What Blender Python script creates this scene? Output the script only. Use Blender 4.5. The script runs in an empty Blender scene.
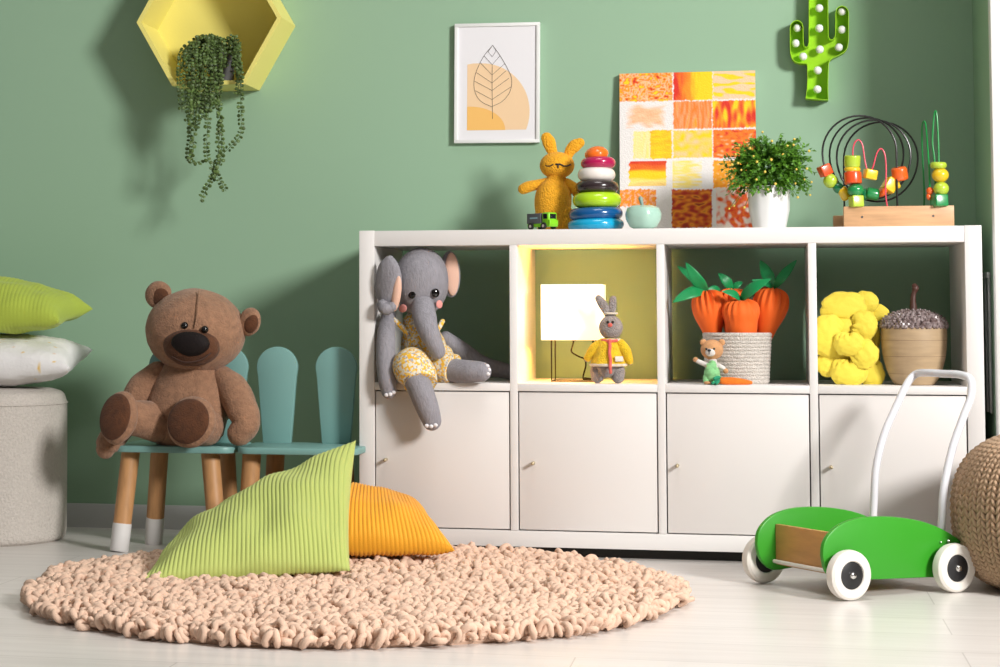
import bpy, bmesh, math, random
import numpy as np
from mathutils import Vector, Matrix, Euler, Quaternion, noise
PI = math.pi
random.seed(7)
scene = bpy.context.scene
COL = scene.collection
# ------------------------------------------------------------------ camera
F_PX = 1958.447; YAW = 0.2138183; PITCH = 0.0575202
CAM = Vector((0.971286, -4.720822, 0.589422))
PPX, PPY = 500 - 162.2157, 333.5 - 134.8681
_fw = Vector((-math.sin(YAW) * math.cos(PITCH), math.cos(YAW) * math.cos(PITCH), math.sin(PITCH)))
_rt = Vector((math.cos(YAW), math.sin(YAW), 0)); _up = _rt.cross(_fw)

def W(px, py, Y):
    """point of the place seen at (px, py) whose depth coordinate is Y"""
    d = _fw + _rt * ((px - PPX) / F_PX) - _up * ((py - PPY) / F_PX)
    return CAM + d * ((Y - CAM.y) / d.y)

def G(px, py, z=0.0):
    """point on the horizontal plane z"""
    d = _fw + _rt * ((px - PPX) / F_PX) - _up * ((py - PPY) / F_PX)
    return CAM + d * ((z - CAM.z) / d.z)

def mpp(px, py, Y):
    return (W(px, py, Y) - CAM).dot(_fw) / F_PX

cam_d = bpy.data.cameras.new('camera'); cam = bpy.data.objects.new('camera', cam_d); COL.objects.link(cam)
cam.matrix_world = Matrix((( _rt.x, _up.x, -_fw.x, CAM.x), (_rt.y, _up.y, -_fw.y, CAM.y), (_rt.z, _up.z, -_fw.z, CAM.z), (0, 0, 0, 1)))
cam_d.sensor_width = 36; cam_d.lens = F_PX / 1000 * 36
cam_d.shift_x = 0.162216; cam_d.shift_y = -0.134868; cam_d.clip_start = 0.05
scene.camera = cam

# ------------------------------------------------------------------ materials
def srgb(r, g, b):
    f = lambda c: (c / 12.92 if c <= .04045 else ((c + .055) / 1.055) ** 2.4)
    return (f(r / 255), f(g / 255), f(b / 255), 1)

def mat(name, col, rough=.6, bump=0, bscale=200, vary=0, vscale=30, sheen=0, metal=0, spec=.5, coat=0, kind='noise', col2=None, stretch=(1, 1, 1), emit=None, estr=0, trans=0, sss=0):
    m = bpy.data.materials.new(name); m.use_nodes = True
    nt = m.node_tree; n = nt.nodes; b = n['Principled BSDF']
    b.inputs['Base Color'].default_value = col; b.inputs['Roughness'].default_value = rough
    b.inputs['Metallic'].default_value = metal; b.inputs['Specular IOR Level'].default_value = spec
    b.inputs['Sheen Weight'].default_value = sheen; b.inputs['Sheen Roughness'].default_value = .5
    b.inputs['Coat Weight'].default_value = coat; b.inputs['Coat Roughness'].default_value = .08
    if sheen: b.inputs['Sheen Tint'].default_value = tuple(min(1, c * .5 + .4) for c in col[:3]) + (1,)
    if sss:
        b.inputs['Subsurface Weight'].default_value = sss; b.inputs['Subsurface Radius'].default_value = (.02, .012, .008); b.inputs['Subsurface Scale'].default_value = .3
    if emit is not None:
        b.inputs['Emission Color'].default_value = emit; b.inputs['Emission Strength'].default_value = estr
    tc = n.new('ShaderNodeTexCoord'); mp = n.new('ShaderNodeMapping'); mp.inputs['Scale'].default_value = stretch
    nt.links.new(tc.outputs['Object'], mp.inputs['Vector'])
    if bump:
        if kind == 'voronoi':
            t = n.new('ShaderNodeTexVoronoi'); t.inputs['Scale'].default_value = bscale; out = t.outputs['Distance']
        else:
            t = n.new('ShaderNodeTexNoise'); t.inputs['Scale'].default_value = bscale; t.inputs['Detail'].default_value = 4; out = t.outputs['Fac']
        nt.links.new(mp.outputs['Vector'], t.inputs['Vector'])
        bp = n.new('ShaderNodeBump'); bp.inputs['Strength'].default_value = min(1, bump); bp.inputs['Distance'].default_value = 1.0 / bscale
        if kind == 'voronoi': bp.invert = True
        nt.links.new(out, bp.inputs['Height']); nt.links.new(bp.outputs['Normal'], b.inputs['Normal'])
    if vary or col2 is not None:
        t = n.new('ShaderNodeTexNoise'); t.inputs['Scale'].default_value = vscale; t.inputs['Detail'].default_value = 5
        nt.links.new(mp.outputs['Vector'], t.inputs['Vector'])
        r = n.new('ShaderNodeValToRGB'); r.color_ramp.elements[0].position = .3; r.color_ramp.elements[1].position = .7
        c2 = col2 if col2 is not None else tuple(c * (1 - vary) for c in col[:3]) + (1,)
        r.color_ramp.elements[0].color = c2; r.color_ramp.elements[1].color = col
        nt.links.new(t.outputs['Fac'], r.inputs['Fac']); nt.links.new(r.outputs['Color'], b.inputs['Base Color'])
    return m

def attr_mat(name, rough=.6, bump=0, bscale=200, sheen=0):
    m = mat(name, (1, 1, 1, 1), rough, bump, bscale, sheen=sheen)
    a = m.node_tree.nodes.new('ShaderNodeVertexColor'); a.layer_name = 'paint'
    m.node_tree.links.new(a.outputs['Color'], m.node_tree.nodes['Principled BSDF'].inputs['Base Color'])
    return m

# ------------------------------------------------------------------ mesh builder
def catmull(pts, n):
    P = [np.array(p, float) for p in pts]; P = [2 * P[0] - P[1]] + P + [2 * P[-1] - P[-2]]
    out = []
    for i in range(1, len(P) - 2):
        for k in range(n):
            t = k / n
            out.append(.5 * ((2 * P[i]) + (-P[i - 1] + P[i + 1]) * t + (2 * P[i - 1] - 5 * P[i] + 4 * P[i + 1] - P[i + 2]) * t * t + (-P[i - 1] + 3 * P[i] - 3 * P[i + 1] + P[i + 2]) * t ** 3))
    out.append(P[-2]); return out

class MB:
    def __init__(s): s.v = []; s.f = []; s.m = []; s.c = None
    def add(s, vs, fs, mi=0):
        o = len(s.v); s.v += [Vector(v) for v in vs]; s.f += [tuple(i + o for i in f) for f in fs]; s.m += [mi] * len(fs); return s
    def box(s, c, size, rot=None, bevel=.002, seg=2, mi=0):
        bm = bmesh.new(); bmesh.ops.create_cube(bm, size=1)
        for v in bm.verts: v.co = Vector((v.co.x * size[0], v.co.y * size[1], v.co.z * size[2]))
        if bevel: bmesh.ops.bevel(bm, geom=bm.edges[:], offset=bevel, segments=seg, affect='EDGES', profile=.5)
        R = rot.to_matrix() if isinstance(rot, (Euler, Quaternion)) else (rot if rot is not None else Matrix.Identity(3))
        bm.verts.index_update()
        s.add([R @ v.co + Vector(c) for v in bm.verts], [[v.index for v in f.verts] for f in bm.faces], mi); bm.free(); return s
    def grid(s, fn, nu, nv, cu=False, cv=False, mi=0):
        vs = [fn(i / (nu if cu else nu - 1), j / (nv if cv else nv - 1)) for i in range(nu) for j in range(nv)]
        fs = []
        for i in range(nu if cu else nu - 1):
            for j in range(nv if cv else nv - 1):
                a = i * nv + j; b = ((i + 1) % nu) * nv + j; c = ((i + 1) % nu) * nv + (j + 1) % nv; d = i * nv + (j + 1) % nv
                fs.append((a, b, c, d))
        return s.add(vs, fs, mi)
    def ball(s, c, r, rot=None, nu=24, nv=14, fn=None, mi=0, e=1.0):
        """ellipsoid; e<1 makes it boxier; fn(direction)->scale"""
        r = (r, r, r) if not isinstance(r, (tuple, list)) else r
        R = rot.to_matrix() if isinstance(rot, (Euler, Quaternion)) else (rot if rot is not None else Matrix.Identity(3))
        c = Vector(c); vs = []; sg = lambda x: math.copysign(abs(x) ** e, x)
        for j in range(1, nv):
            th = PI * j / nv
            for i in range(nu):
                a = 2 * PI * i / nu
                d = Vector((sg(math.sin(th)) * sg(math.cos(a)), sg(math.sin(th)) * sg(math.sin(a)), sg(math.cos(th))))
                k = fn(d) if fn else 1
                vs.append(c + R @ Vector((d.x * r[0] * k, d.y * r[1] * k, d.z * r[2] * k)))
        t = len(vs)
        for d in (Vector((0, 0, 1)), Vector((0, 0, -1))):
            k = fn(d) if fn else 1; vs.append(c + R @ Vector((0, 0, d.z * r[2] * k)))
        fs = [(i, (i + 1) % nu, (i + 1) % nu + nu, i + nu) if False else (j * nu + i, (j + 1) * nu + i, (j + 1) * nu + (i + 1) % nu, j * nu + (i + 1) % nu) for j in range(nv - 2) for i in range(nu)]
        fs += [(t, i, (i + 1) % nu) for i in range(nu)]
        o = (nv - 2) * nu; fs += [(t + 1, o + (i + 1) % nu, o + i) for i in range(nu)]
        return s.add(vs, fs, mi)
    def tube(s, pts, rad, seg=12, sub=4, cap=True, flat=1.0, upv=None, mi=0, closed=False):
        """round tube through pts with tapering radii (rounded ends)"""
        if not isinstance(rad, (list, tuple)): rad = [rad] * len(pts)
        if sub > 1:
            q = catmull([list(p) + [r] for p, r in zip(pts, rad)], sub)
        else: q = [np.array(list(p) + [r], float) for p, r in zip(pts, rad)]
        P = [Vector(a[:3]) for a in q]; Rr = [max(1e-5, float(a[3])) for a in q]
        if cap:
            def capn(p, d, r):
                return [(p + d * r * math.sin(k * PI / 8), r * math.cos(k * PI / 8)) for k in (1, 2, 3)] + [(p + d * r * .99, r * .08)]
            d0 = (P[0] - P[1]).normalized(); d1 = (P[-1] - P[-2]).normalized()
            a = capn(P[0], d0, Rr[0])[::-1]; b = capn(P[-1], d1, Rr[-1])
            P = [x[0] for x in a] + P + [x[0] for x in b]; Rr = [x[1] for x in a] + Rr + [x[1] for x in b]
        n = len(P); vs = []; up = Vector(upv) if upv else None
        prev = None
        for i in range(n):
            t = (P[min(i + 1, n - 1)] - P[max(i - 1, 0)])
            t = t.normalized() if t.length > 1e-9 else Vector((0, 0, 1))
            if prev is None:
                ref = up if up is not None else (Vector((0, 0, 1)) if abs(t.z) < .9 else Vector((0, 1, 0)))
                x = ref.cross(t).normalized()
            else:
                x = prev - t * prev.dot(t); x = x.normalized() if x.length > 1e-9 else prev
            prev = x; y = t.cross(x)
            for k in range(seg):
                a = 2 * PI * k / seg; vs.append(P[i] + (x * math.cos(a) + y * math.sin(a) * flat) * Rr[i])
        fs = [(i * seg + k, i * seg + (k + 1) % seg, (i + 1) * seg + (k + 1) % seg, (i + 1) * seg + k) for i in range(n - 1) for k in range(seg)]
        fs += [tuple(range(seg))[::-1], tuple((n - 1) * seg + k for k in range(seg))]
        return s.add(vs, fs, mi)
    def lathe(s, prof, c, seg=40, rot=None, fn=None, mi=0):
        R = rot.to_matrix() if isinstance(rot, (Euler, Quaternion)) else (rot if rot is not None else Matrix.Identity(3))
        c = Vector(c); vs = []; n = len(prof)
        for (r, z) in prof:
            for k in range(seg):
                a = 2 * PI * k / seg; q = fn(a, r, z) if fn else (r, z)
                vs.append(c + R @ Vector((q[0] * math.cos(a), q[0] * math.sin(a), q[1])))
        fs = [(i * seg + k, i * seg + (k + 1) % seg, (i + 1) * seg + (k + 1) % seg, (i + 1) * seg + k) for i in range(n - 1) for k in range(seg)]
        ring_ = abs(prof[0][0] - prof[-1][0]) < 1e-7 and abs(prof[0][1] - prof[-1][1]) < 1e-7
        if prof[0][0] > 1e-6 and not ring_: fs.append(tuple(range(seg))[::-1])
        if prof[-1][0] > 1e-6 and not ring_: fs.append(tuple((n - 1) * seg + k for k in range(seg)))
        return s.add(vs, fs, mi)
    def torus(s, c, R_, r, rot=None, seg=48, rs=14, rz=None, mi=0):
        return s.lathe([(R_ + r * math.cos(a), (rz or r) * math.sin(a)) for a in [2 * PI * k / rs for k in range(rs + 1)]], c, seg, rot, mi=mi)
    def prism(s, poly, org, ax, ay, depth, bevel=0, mi=0):
        """polygon in the plane (ax, ay) at org, extruded by depth along ax x ay"""
        ax = Vector(ax); ay = Vector(ay); az = ax.cross(ay).normalized(); org = Vector(org)
        bm = bmesh.new(); vb = [bm.verts.new(org + ax * p[0] + ay * p[1]) for p in poly]; f = bm.faces.new(vb)
        r = bmesh.ops.extrude_face_region(bm, geom=[f])
        for e in r['geom']:
            if isinstance(e, bmesh.types.BMVert): e.co += az * depth
        bmesh.ops.recalc_face_normals(bm, faces=bm.faces[:])
        if bevel:
            ed = [e for e in bm.edges if len(e.link_faces) == 2 and e.link_faces[0].normal.angle(e.link_faces[1].normal) > .9]
            bmesh.ops.bevel(bm, geom=ed, offset=bevel, segments=2, affect='EDGES', profile=.5)
        bm.verts.index_update()
        s.add([v.co.copy() for v in bm.verts], [[v.index for v in f.verts] for f in bm.faces], mi); bm.free(); return s
    def noise(s, amp, scale, seed=0):
        me = s.mesh_tmp()
        for i, v in enumerate(s.v):
            s.v[i] = v + me[i] * amp * noise.noise(v * scale + Vector((seed, seed * 2, 0)))
        return s
    def mesh_tmp(s):
        me = bpy.data.meshes.new('t'); me.from_pydata(s.v, [], s.f); me.update()
        out = [v.normal.copy() for v in me.vertices]; bpy.data.meshes.remove(me); return out
    def build(s, name, mats, parent=None, smooth=38, base=None, recalc=True, paint=None):
        me = bpy.data.meshes.new(name)
        o = bpy.data.objects.new(name, me); COL.objects.link(o)
        if base is None: base = BASE.get(parent, Vector((0, 0, 0))) if parent else Vector((0, 0, 0))
        base = Vector(base)
        me.from_pydata([v - base for v in s.v], [], s.f)
        for m in (mats if isinstance(mats, (list, tuple)) else [mats]): me.materials.append(m)
        me.polygons.foreach_set('material_index', s.m)
        if recalc:
            bm = bmesh.new(); bm.from_mesh(me); bmesh.ops.recalc_face_normals(bm, faces=bm.faces[:]); bm.to_mesh(me); bm.free()
        if paint is not None:
            ca = me.color_attributes.new('paint', 'FLOAT_COLOR', 'POINT')
            ca.data.foreach_set('color', np.array(paint, dtype=np.float32).ravel())
        if smooth:
            me.polygons.foreach_set('use_smooth', [True] * len(me.polygons)); me.set_sharp_from_angle(angle=math.radians(smooth))
        me.update()
        if parent: o.parent = parent; BASE[o] = base
        else: o.location = base; BASE[o] = base
        return o
BASE = {}

def tag(o, label=None, cat=None, group=None, kind=None):
    if label: o['label'] = label
    if cat: o['category'] = cat
    if group: o['group'] = group
    if kind: o['kind'] = kind
    return o

def thing(name, base, label, cat, group=None):
    o = bpy.data.objects.new(name, None); COL.objects.link(o); o.empty_display_size = .05
    o.location = Vector(base); BASE[o] = Vector(base); tag(o, label, cat, group); return o

def struct(mb, name, m, smooth=38):
    return tag(mb.build(name, m, smooth=smooth), kind='structure')
WORLD = .35; KEYPOS = (4.9, -4.4, 2.85); KEYSIZE = 1.3; KEYPOW = 475
TOPPOW = 10
LAMP = 1.4; BULB = 340
# ------------------------------------------------------------------ room
M_wall = mat('green_wall_paint', (.302, .470, .322, 1), .75, bump=.04, bscale=300)
M_white = mat('white_laminate', (.755, .735, .72, 1), .42)
M_door = mat('white_door_laminate', (.735, .705, .685, 1), .42)
M_trim = mat('white_trim_paint', (.82, .82, .81, 1), .5)
M_base = mat('grey_white_baseboard', (.55, .55, .55, 1), .45)
WY = .42; CX = 1.495
struct(MB().add([(-3.2, WY, 0), (CX, WY, 0), (CX, WY, 2.7), (-3.2, WY, 2.7)], [(0, 1, 2, 3)]), 'wall_back', M_wall)
struct(MB().box((CX + .03, (WY + .062) / 2, 1.35), (.06, WY - .062, 2.7), bevel=0), 'wall_right', M_wall)
struct(MB().box((CX + 1.0, .04, 1.35), (2.002, .044, 2.7), bevel=.003), 'trim_1', M_trim)
bb = MB(); bb.prism([(0, 0), (.012, 0), (.012, .058), (.008, .064), (0, .064)], (CX, WY, 0), (0, -1, 0), (0, 0, 1), CX + 3.2)
o = struct(bb, 'baseboard_back', M_base)

def floor_material():
    m = mat('grey_plank_floor', (.62, .60, .57, 1), .3, spec=.45)
    nt = m.node_tree; n = nt.nodes; b = n['Principled BSDF']
    tc = n.new('ShaderNodeTexCoord')
    br = n.new('ShaderNodeTexBrick'); br.inputs['Scale'].default_value = 1
    br.inputs['Brick Width'].default_value = 1.3; br.inputs['Row Height'].default_value = .19; br.inputs['Mortar Size'].default_value = .0016
    br.inputs['Color1'].default_value = (.70, .665, .635, 1); br.inputs['Color2'].default_value = (.74, .705, .675, 1); br.inputs['Mortar'].default_value = (.52, .49, .46, 1)
    br.inputs['Mortar Smooth'].default_value = .4
    nt.links.new(tc.outputs['Object'], br.inputs['Vector'])
    mp = n.new('ShaderNodeMapping'); mp.inputs['Scale'].default_value = (1.2, 14, 1)
    nt.links.new(tc.outputs['Object'], mp.inputs['Vector'])
    ns = n.new('ShaderNodeTexNoise'); ns.inputs['Scale'].default_value = 2.2; ns.inputs['Detail'].default_value = 6; ns.inputs['Distortion'].default_value = .6
    nt.links.new(mp.outputs['Vector'], ns.inputs['Vector'])
    rp = n.new('ShaderNodeValToRGB'); rp.color_ramp.elements[0].position = .3; rp.color_ramp.elements[1].position = .75
    rp.color_ramp.elements[0].color = (.90, .89, .885, 1); rp.color_ramp.elements[1].color = (1.03, 1.03, 1.03, 1)
    nt.links.new(ns.outputs['Fac'], rp.inputs['Fac'])
    mx = n.new('ShaderNodeMix'); mx.data_type = 'RGBA'; mx.blend_type = 'MULTIPLY'; mx.inputs['Factor'].default_value = 1
    nt.links.new(br.outputs['Color'], mx.inputs['A']); nt.links.new(rp.outputs['Color'], mx.inputs['B'])
    nt.links.new(mx.outputs['Result'], b.inputs['Base Color'])
    return m
fl = MB().add([(-3.2, -5.2, 0), (3.5, -5.2, 0), (3.5, WY, 0), (-3.2, WY, 0)], [(0, 1, 2, 3)])
struct(fl, 'floor', floor_material())

# narrow grey rail on the side wall, in the gap beside the cabinet
M_rail = mat('grey_metal', (.50, .51, .52, 1), .35, metal=.4)
rl = thing('wall_rail', (CX, .2, .62), 'slim grey metal rail upright on the side wall in the gap right of the cabinet', 'rail')
MB().box((CX - .0035, .2, .515), (.006, .015, .33), bevel=.001).build('rail_bar', M_rail, rl)
MB().box((CX - .0035, .13, .515), (.006, .012, .33), bevel=.001).build('rail_bar', M_rail, rl)
MB().box((CX - .005, .165, .675), (.009, .10, .014), bevel=.002).build('rail_cap', M_rail, rl)

# ------------------------------------------------------------------ cabinet
ZB = .0259; T_ = .0185; CW = (1.464 - .076 - 3 * T_) / 4; CH = (.762 - .076 - T_) / 2
ZS = ZB + .038 + CH + T_          # upper shelf surface
ZT = ZB + .762                    # top surface
cab = thing('cube_cabinet', (.732, .195, 0), 'long white cube cabinet with four open niches above four closed doors', 'cabinet')
D0, D1 = 0.0, .39
MB().box((.019, .195, ZB + .381), (.038, .39, .762), bevel=.0015).build('side_panel', M_white, cab)
MB().box((1.464 - .019, .195, ZB + .381), (.038, .39, .762), bevel=.0015).build('side_panel', M_white, cab)
MB().box((.732, .1955, ZT - .0195), (1.388, .389, .0375), bevel=.0012).build('top_panel', M_white, cab)
MB().box((.732, .1955, ZB + .019), (1.388, .389, .038), bevel=.0012).build('bottom_panel', M_white, cab)
for i in range(1, 4):
    x = .038 + i * CW + (i - .5) * T_
    MB().box((x, .1955, ZB + .381), (T_, .389, .762 - .077), bevel=.0008).build('divider', M_white, cab)
M_knob = mat('brass_knob', (.55, .46, .30, 1), .35, metal=.8)
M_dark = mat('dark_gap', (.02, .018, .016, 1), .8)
for i in range(4):
    x0 = .038 + i * (CW + T_)
    MB().box((x0 + CW / 2, .1955, ZS - T_ / 2), (CW - .0004, .389, T_), bevel=.0008).build('niche_shelf', M_white, cab)
    d = MB().box((x0 + CW / 2, .0125, ZB + .038 + CH / 2), (CW - .006, .017, CH - .006), bevel=.0012).build('door', M_door, cab)
    hp = W((386, 533.5, 677.5, 831)[i], (459.5, 463, 465.5, 467)[i], 0)
    MB().tube([(hp.x, .004, hp.z), (hp.x, -.018, hp.z)], .0042, seg=16, sub=1).build('knob', M_knob, d)
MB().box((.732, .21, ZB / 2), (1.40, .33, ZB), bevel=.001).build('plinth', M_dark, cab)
bk = MB().box((.732, .37, ZB + .04 + CH / 2), (1.388, .004, CH), bevel=0).build('back_board', M_white, cab)

# ------------------------------------------------------------------ light
world = bpy.data.worlds.new('room_light'); scene.world = world; world.use_nodes = True
_nt = world.node_tree; _bg = _nt.nodes['Background']; _bg.inputs['Strength'].default_value = WORLD
_tc = _nt.nodes.new('ShaderNodeTexCoord'); _sx = _nt.nodes.new('ShaderNodeSeparateXYZ'); _cr = _nt.nodes.new('ShaderNodeValToRGB')
_nt.links.new(_tc.outputs['Generated'], _sx.inputs['Vector']); _nt.links.new(_sx.outputs['Z'], _cr.inputs['Fac']); _nt.links.new(_cr.outputs['Color'], _bg.inputs['Color'])
_cr.color_ramp.elements[0].position = .0; _cr.color_ramp.elements[0].color = (.11, .10, .09, 1)
_cr.color_ramp.elements[1].position = .8; _cr.color_ramp.elements[1].color = (1, .96, .90, 1)
def area(name, loc, target, size, power, col):
    l = bpy.data.lights.new(name, 'AREA'); l.shape = 'DISK'; l.size = size; l.energy = power; l.color = col
    o = bpy.data.objects.new(name, l); COL.objects.link(o); o.location = loc
    o.rotation_euler = (Vector(target) - Vector(loc)).to_track_quat('-Z', 'Y').to_euler(); return o
area('studio_key', KEYPOS, (.3, .2, .75), KEYSIZE, KEYPOW, (1, .975, .95))  # unseen studio key light, placed by the direction of the cast shadows
_t = area('overhead_fill', (.95, -1.1, 3.1), (.95, -1.05, 0), 1.3, TOPPOW, (1, .97, .94)); _t.data.spread = math.radians(80)  # added fill lamp from above, brightens floor and rug without a real source
vs = scene.view_settings; scene.display_settings.display_device = 'sRGB'
vs.view_transform = 'Standard'; vs.look = 'None'; vs.gamma = 1; vs.use_curve_mapping = False; vs.exposure = 0
# ------------------------------------------------------------------ things on the wall
def V(*a): return Vector(a)
# hexagonal wall shelf
M_hex = mat('yellow_paint', (.86, .77, .22, 1), .5, bump=.05, bscale=150)
HY = .262
hc = W(208.5, 20, HY); HR = .5 * (W(281, 21, HY) - W(136, 21, HY)).length
hexs = thing('hexagonal_shelf', (hc.x, WY, hc.z), 'yellow hexagonal box shelf hung high on the green wall', 'shelf')
hx = MB(); TH = .011
def hexpt(k, r): a = k * PI / 3; return (hc.x + r * math.cos(a), hc.z + r * math.sin(a))
ro, ri = HR, HR - TH / math.cos(PI / 6)
vs = []; fs = []
for k in range(6):
    (xo, zo), (xi, zi) = hexpt(k, ro), hexpt(k, ri)
    vs += [(xo, HY, zo), (xi, HY, zi), (xi, WY - .001, zi), (xo, WY - .001, zo)]
for k in range(6):
    a = k * 4; b = ((k + 1) % 6) * 4
    for q in range(4): fs.append((a + q, a + (q + 1) % 4, b + (q + 1) % 4, b + q))
hx.add(vs, fs); hx.build('frame', M_hex, hexs, smooth=0)
bp = MB(); bp.prism([(hexpt(k, ri)[0] - hc.x, hexpt(k, ri)[1] - hc.z) for k in range(6)], (hc.x, WY - .001, hc.z), (1, 0, 0), (0, 0, 1), .006)
bp.build('back_panel', M_hex, hexs, smooth=0)
hfloor = hc.z - ri * math.sin(PI / 3)

# trailing plant
M_pot = mat('dark_grey_pot', (.07, .07, .07, 1), .6)
M_soil = mat('potting_soil', (.03, .022, .015, 1), .9, bump=.5, bscale=200)
M_pearl = mat('trailing_leaf', (.14, .23, .06, 1), .5, vary=.75, vscale=60)
M_stem = mat('thin_stem', (.13, .17, .06, 1), .6)
pc = W(222, 60, .335); pc.z = hfloor
tp = thing('trailing_plant', pc, 'string-of-leaves plant in a dark pot, its stems hanging out of the yellow hexagon shelf', 'plant')
MB().lathe([(0, 0), (.031, 0), (.036, .055), (.038, .075), (.038, .08), (.034, .08), (.033, .07), (0, .068)], pc, 32).build('pot', M_pot, tp)
rng = random.Random(3)
def strand(pts, n_leaf, ls=.0056):
    b = MB(); q = [Vector(p) for p in catmull([tuple(p) for p in pts], 8)]
    b.tube(q, .0008, seg=5, sub=1, mi=1)
    L = [0]
    for i in range(1, len(q)): L.append(L[-1] + (q[i] - q[i - 1]).length)
    d = .002; side = 1
    while d < L[-1]:
        i = next(k for k in range(1, len(q)) if L[k] >= d)
        p = q[i - 1].lerp(q[i], (d - L[i - 1]) / max(1e-6, L[i] - L[i - 1])); t = (q[i] - q[i - 1]).normalized()
        for side in (-1, 1):
            a = rng.uniform(0, .9) if rng.random() < .7 else rng.uniform(0, PI)
            x = (Vector((1, 0, 0)) - t * t.x).normalized(); y = t.cross(x)
            dr = x * math.cos(a) * side + y * math.sin(a)
            c = p + dr * ls * 1.1; s_ = ls * rng.uniform(.75, 1.15)
            R = Vector((rng.uniform(-1, 1), rng.uniform(-1.5, -.3), rng.uniform(-1, 1))).to_track_quat('Z', 'Y')
            b.ball(c, (s_, s_ * .9, s_ * .4), R, nu=8, nv=5)
        d += ls * 2.0
    return b
top = V(pc.x, pc.y, hfloor + .082)
lip = HY - .008
def hang(x0, dips, y0=47, rise=.02, ls=.0056):
    """from the pot up and forward over the front lip, then through the given picture-plane dips"""
    s0 = top + V(rng.uniform(-.02, .02), rng.uniform(-.02, .01), 0)
    m = W(x0, y0, .30 + rng.uniform(-.01, .02))
    pts = [s0, s0.lerp(m, .5) + V(0, 0, rise), m]
    for (x, y) in dips: pts.append(W(x, y, lip - .004 - rng.uniform(0, .02)))
    return strand(pts, 0, ls)
SP = [(196, [(190, 90), (191, 130), (189, 155), (193, 163), (204, 160)]), (190, [(192, 80), (194, 120), (193, 150), (190, 162)]), (236, [(240, 80), (241, 110), (240, 135), (228, 149), (218, 160), (213, 175), (205, 192), (200, 201)]),
      (210, [(212, 85), (209, 110), (207, 140), (208, 160), (217, 172)]), (214, [(218, 80), (220, 110), (219, 140), (217, 163), (213, 180)]), (218, [(219, 90), (221, 130), (221, 160), (216, 172), (222, 184), (226, 191)]),
      (184, [(180, 70), (180, 90), (182, 112)]), (200, [(197, 80), (199, 105), (197, 130)]), (203, [(204, 75), (205, 100), (204, 118)]), (206, [(208, 80), (210, 105), (213, 112)]), (194, [(192, 75), (190, 100), (187, 124)]),
      (199, [(201, 80), (203, 105), (200, 124)]), (189, [(186, 75), (185, 95), (188, 108)]), (212, [(214, 75), (213, 98), (216, 108)]), (216, [(219, 70), (220, 90)]), (222, [(223, 66), (219, 84)]), (238, [(238, 60), (239, 80), (238, 95)]),
      (208, [(206, 72), (206, 95), (202, 110)]), (197, [(195, 70), (196, 95), (199, 115)]), (203, [(200, 76), (196, 98), (193, 116)]), (212, [(211, 80), (208, 100)]), (230, [(237, 62), (236, 74)]), (234, [(240, 70), (241, 84)]), (192, [(188, 66), (190, 84), (194, 100)])]
for x0, dips in SP:
    hang(x0, dips, y0=rng.uniform(40, 50)).build('trailing_stem', [M_pearl, M_stem], tp)
for k in range(26):
    a = rng.uniform(0, 2 * PI); r = rng.uniform(.012, .05)
    e = top + V(math.cos(a) * r * 1.3 - .012, math.sin(a) * r * .6 - .01, rng.uniform(-.02, .012))
    strand([top + V(math.cos(a) * .01, math.sin(a) * .01, -.01), (top + e) / 2 + V(0, 0, .02), e, e + V(math.cos(a) * .01, -.01, -.03)], 0).build('trailing_stem', [M_pearl, M_stem], tp)

# framed leaf print
FY = WY - .002
M_frame = mat('white_frame_paint', (.82, .83, .82, 1), .4)
M_paper = mat('print_paper', (.82, .81, .84, 1), .6)
M_p1 = mat('peach_ink', (.87, .62, .38, 1), .7); M_p2 = mat('amber_ink', (.90, .52, .15, 1), .7); M_ink = mat('grey_ink', (.12, .10, .09, 1), .6)
fa = W(453.8, 25, FY); fb = W(540, 22.5, FY); fc_ = W(540.5, 142.5, FY); fd = W(456.5, 144, FY)
cen = (fa + fb + fc_ + fd) / 4; fw = ((fb - fa).length + (fc_ - fd).length) / 2; fh = ((fa - fd).length + (fb - fc_).length) / 2
rz = -math.atan2((fa.x - fd.x), fa.z - fd.z)
Rf = Matrix.Rotation(rz * .5, 3, 'Y')
def FP(x, z, y): return cen + Rf @ V(x, 0, z) + V(0, y, 0)
pf = thing('framed_print', (cen.x, WY, cen.z), 'white framed print of a line-drawn leaf over peach half circle on the wall', 'picture')
ft = .009
fr = MB(); dpt = .016
for (cx_, cz_, sx_, sz_) in ((0, fh / 2 - ft / 2, fw, ft), (0, -fh / 2 + ft / 2, fw, ft), (-fw / 2 + ft / 2, 0, ft, fh - 2 * ft), (fw / 2 - ft / 2, 0, ft, fh - 2 * ft)):
    fr.box(FP(cx_, cz_, -dpt / 2), (sx_, dpt, sz_), Rf, bevel=.001)
fr.build('frame', M_frame, pf)
pp = MB().box(FP(0, 0, -.0095), (fw - 2 * ft, .004, fh - 2 * ft), Rf, bevel=0).build('print', M_paper, pf)
k = fw / 87.0 / 4.94 * 1.0   # zoomed print pixels -> metres
def PZ(x, y, d=0): return FP((x - 230) * k, -(y - 340) * k, -.0118 - d)
def flat(polys, name, m, d):
    b = MB()
    for pl in polys:
        n = len(pl); c = [PZ(x, y, d) for x, y in pl]; b.add(c, [tuple(range(n))])
    return b.build(name, m, pp, smooth=0)
big = [(80, 577), (80, 245)] + [(80 + 30, 240)] + [(150 + 245 * math.sin(a), 485 - 245 * math.cos(a)) for a in [i * (PI / 2 + .38) / 24 for i in range(25)]]
big = [(x, min(y, 577)) for x, y in big]
flat([big], 'peach_shape', M_p1, 0)
flat([[(80, 577)] + [(95 + 178 * math.sin(a), 577 - 119 * math.cos(a)) for a in [-.084 + i * (PI / 2 + .084) / 16 for i in range(17)]]], 'amber_shape', M_p2, .0003)
ln = MB(); lr = .00055
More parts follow.
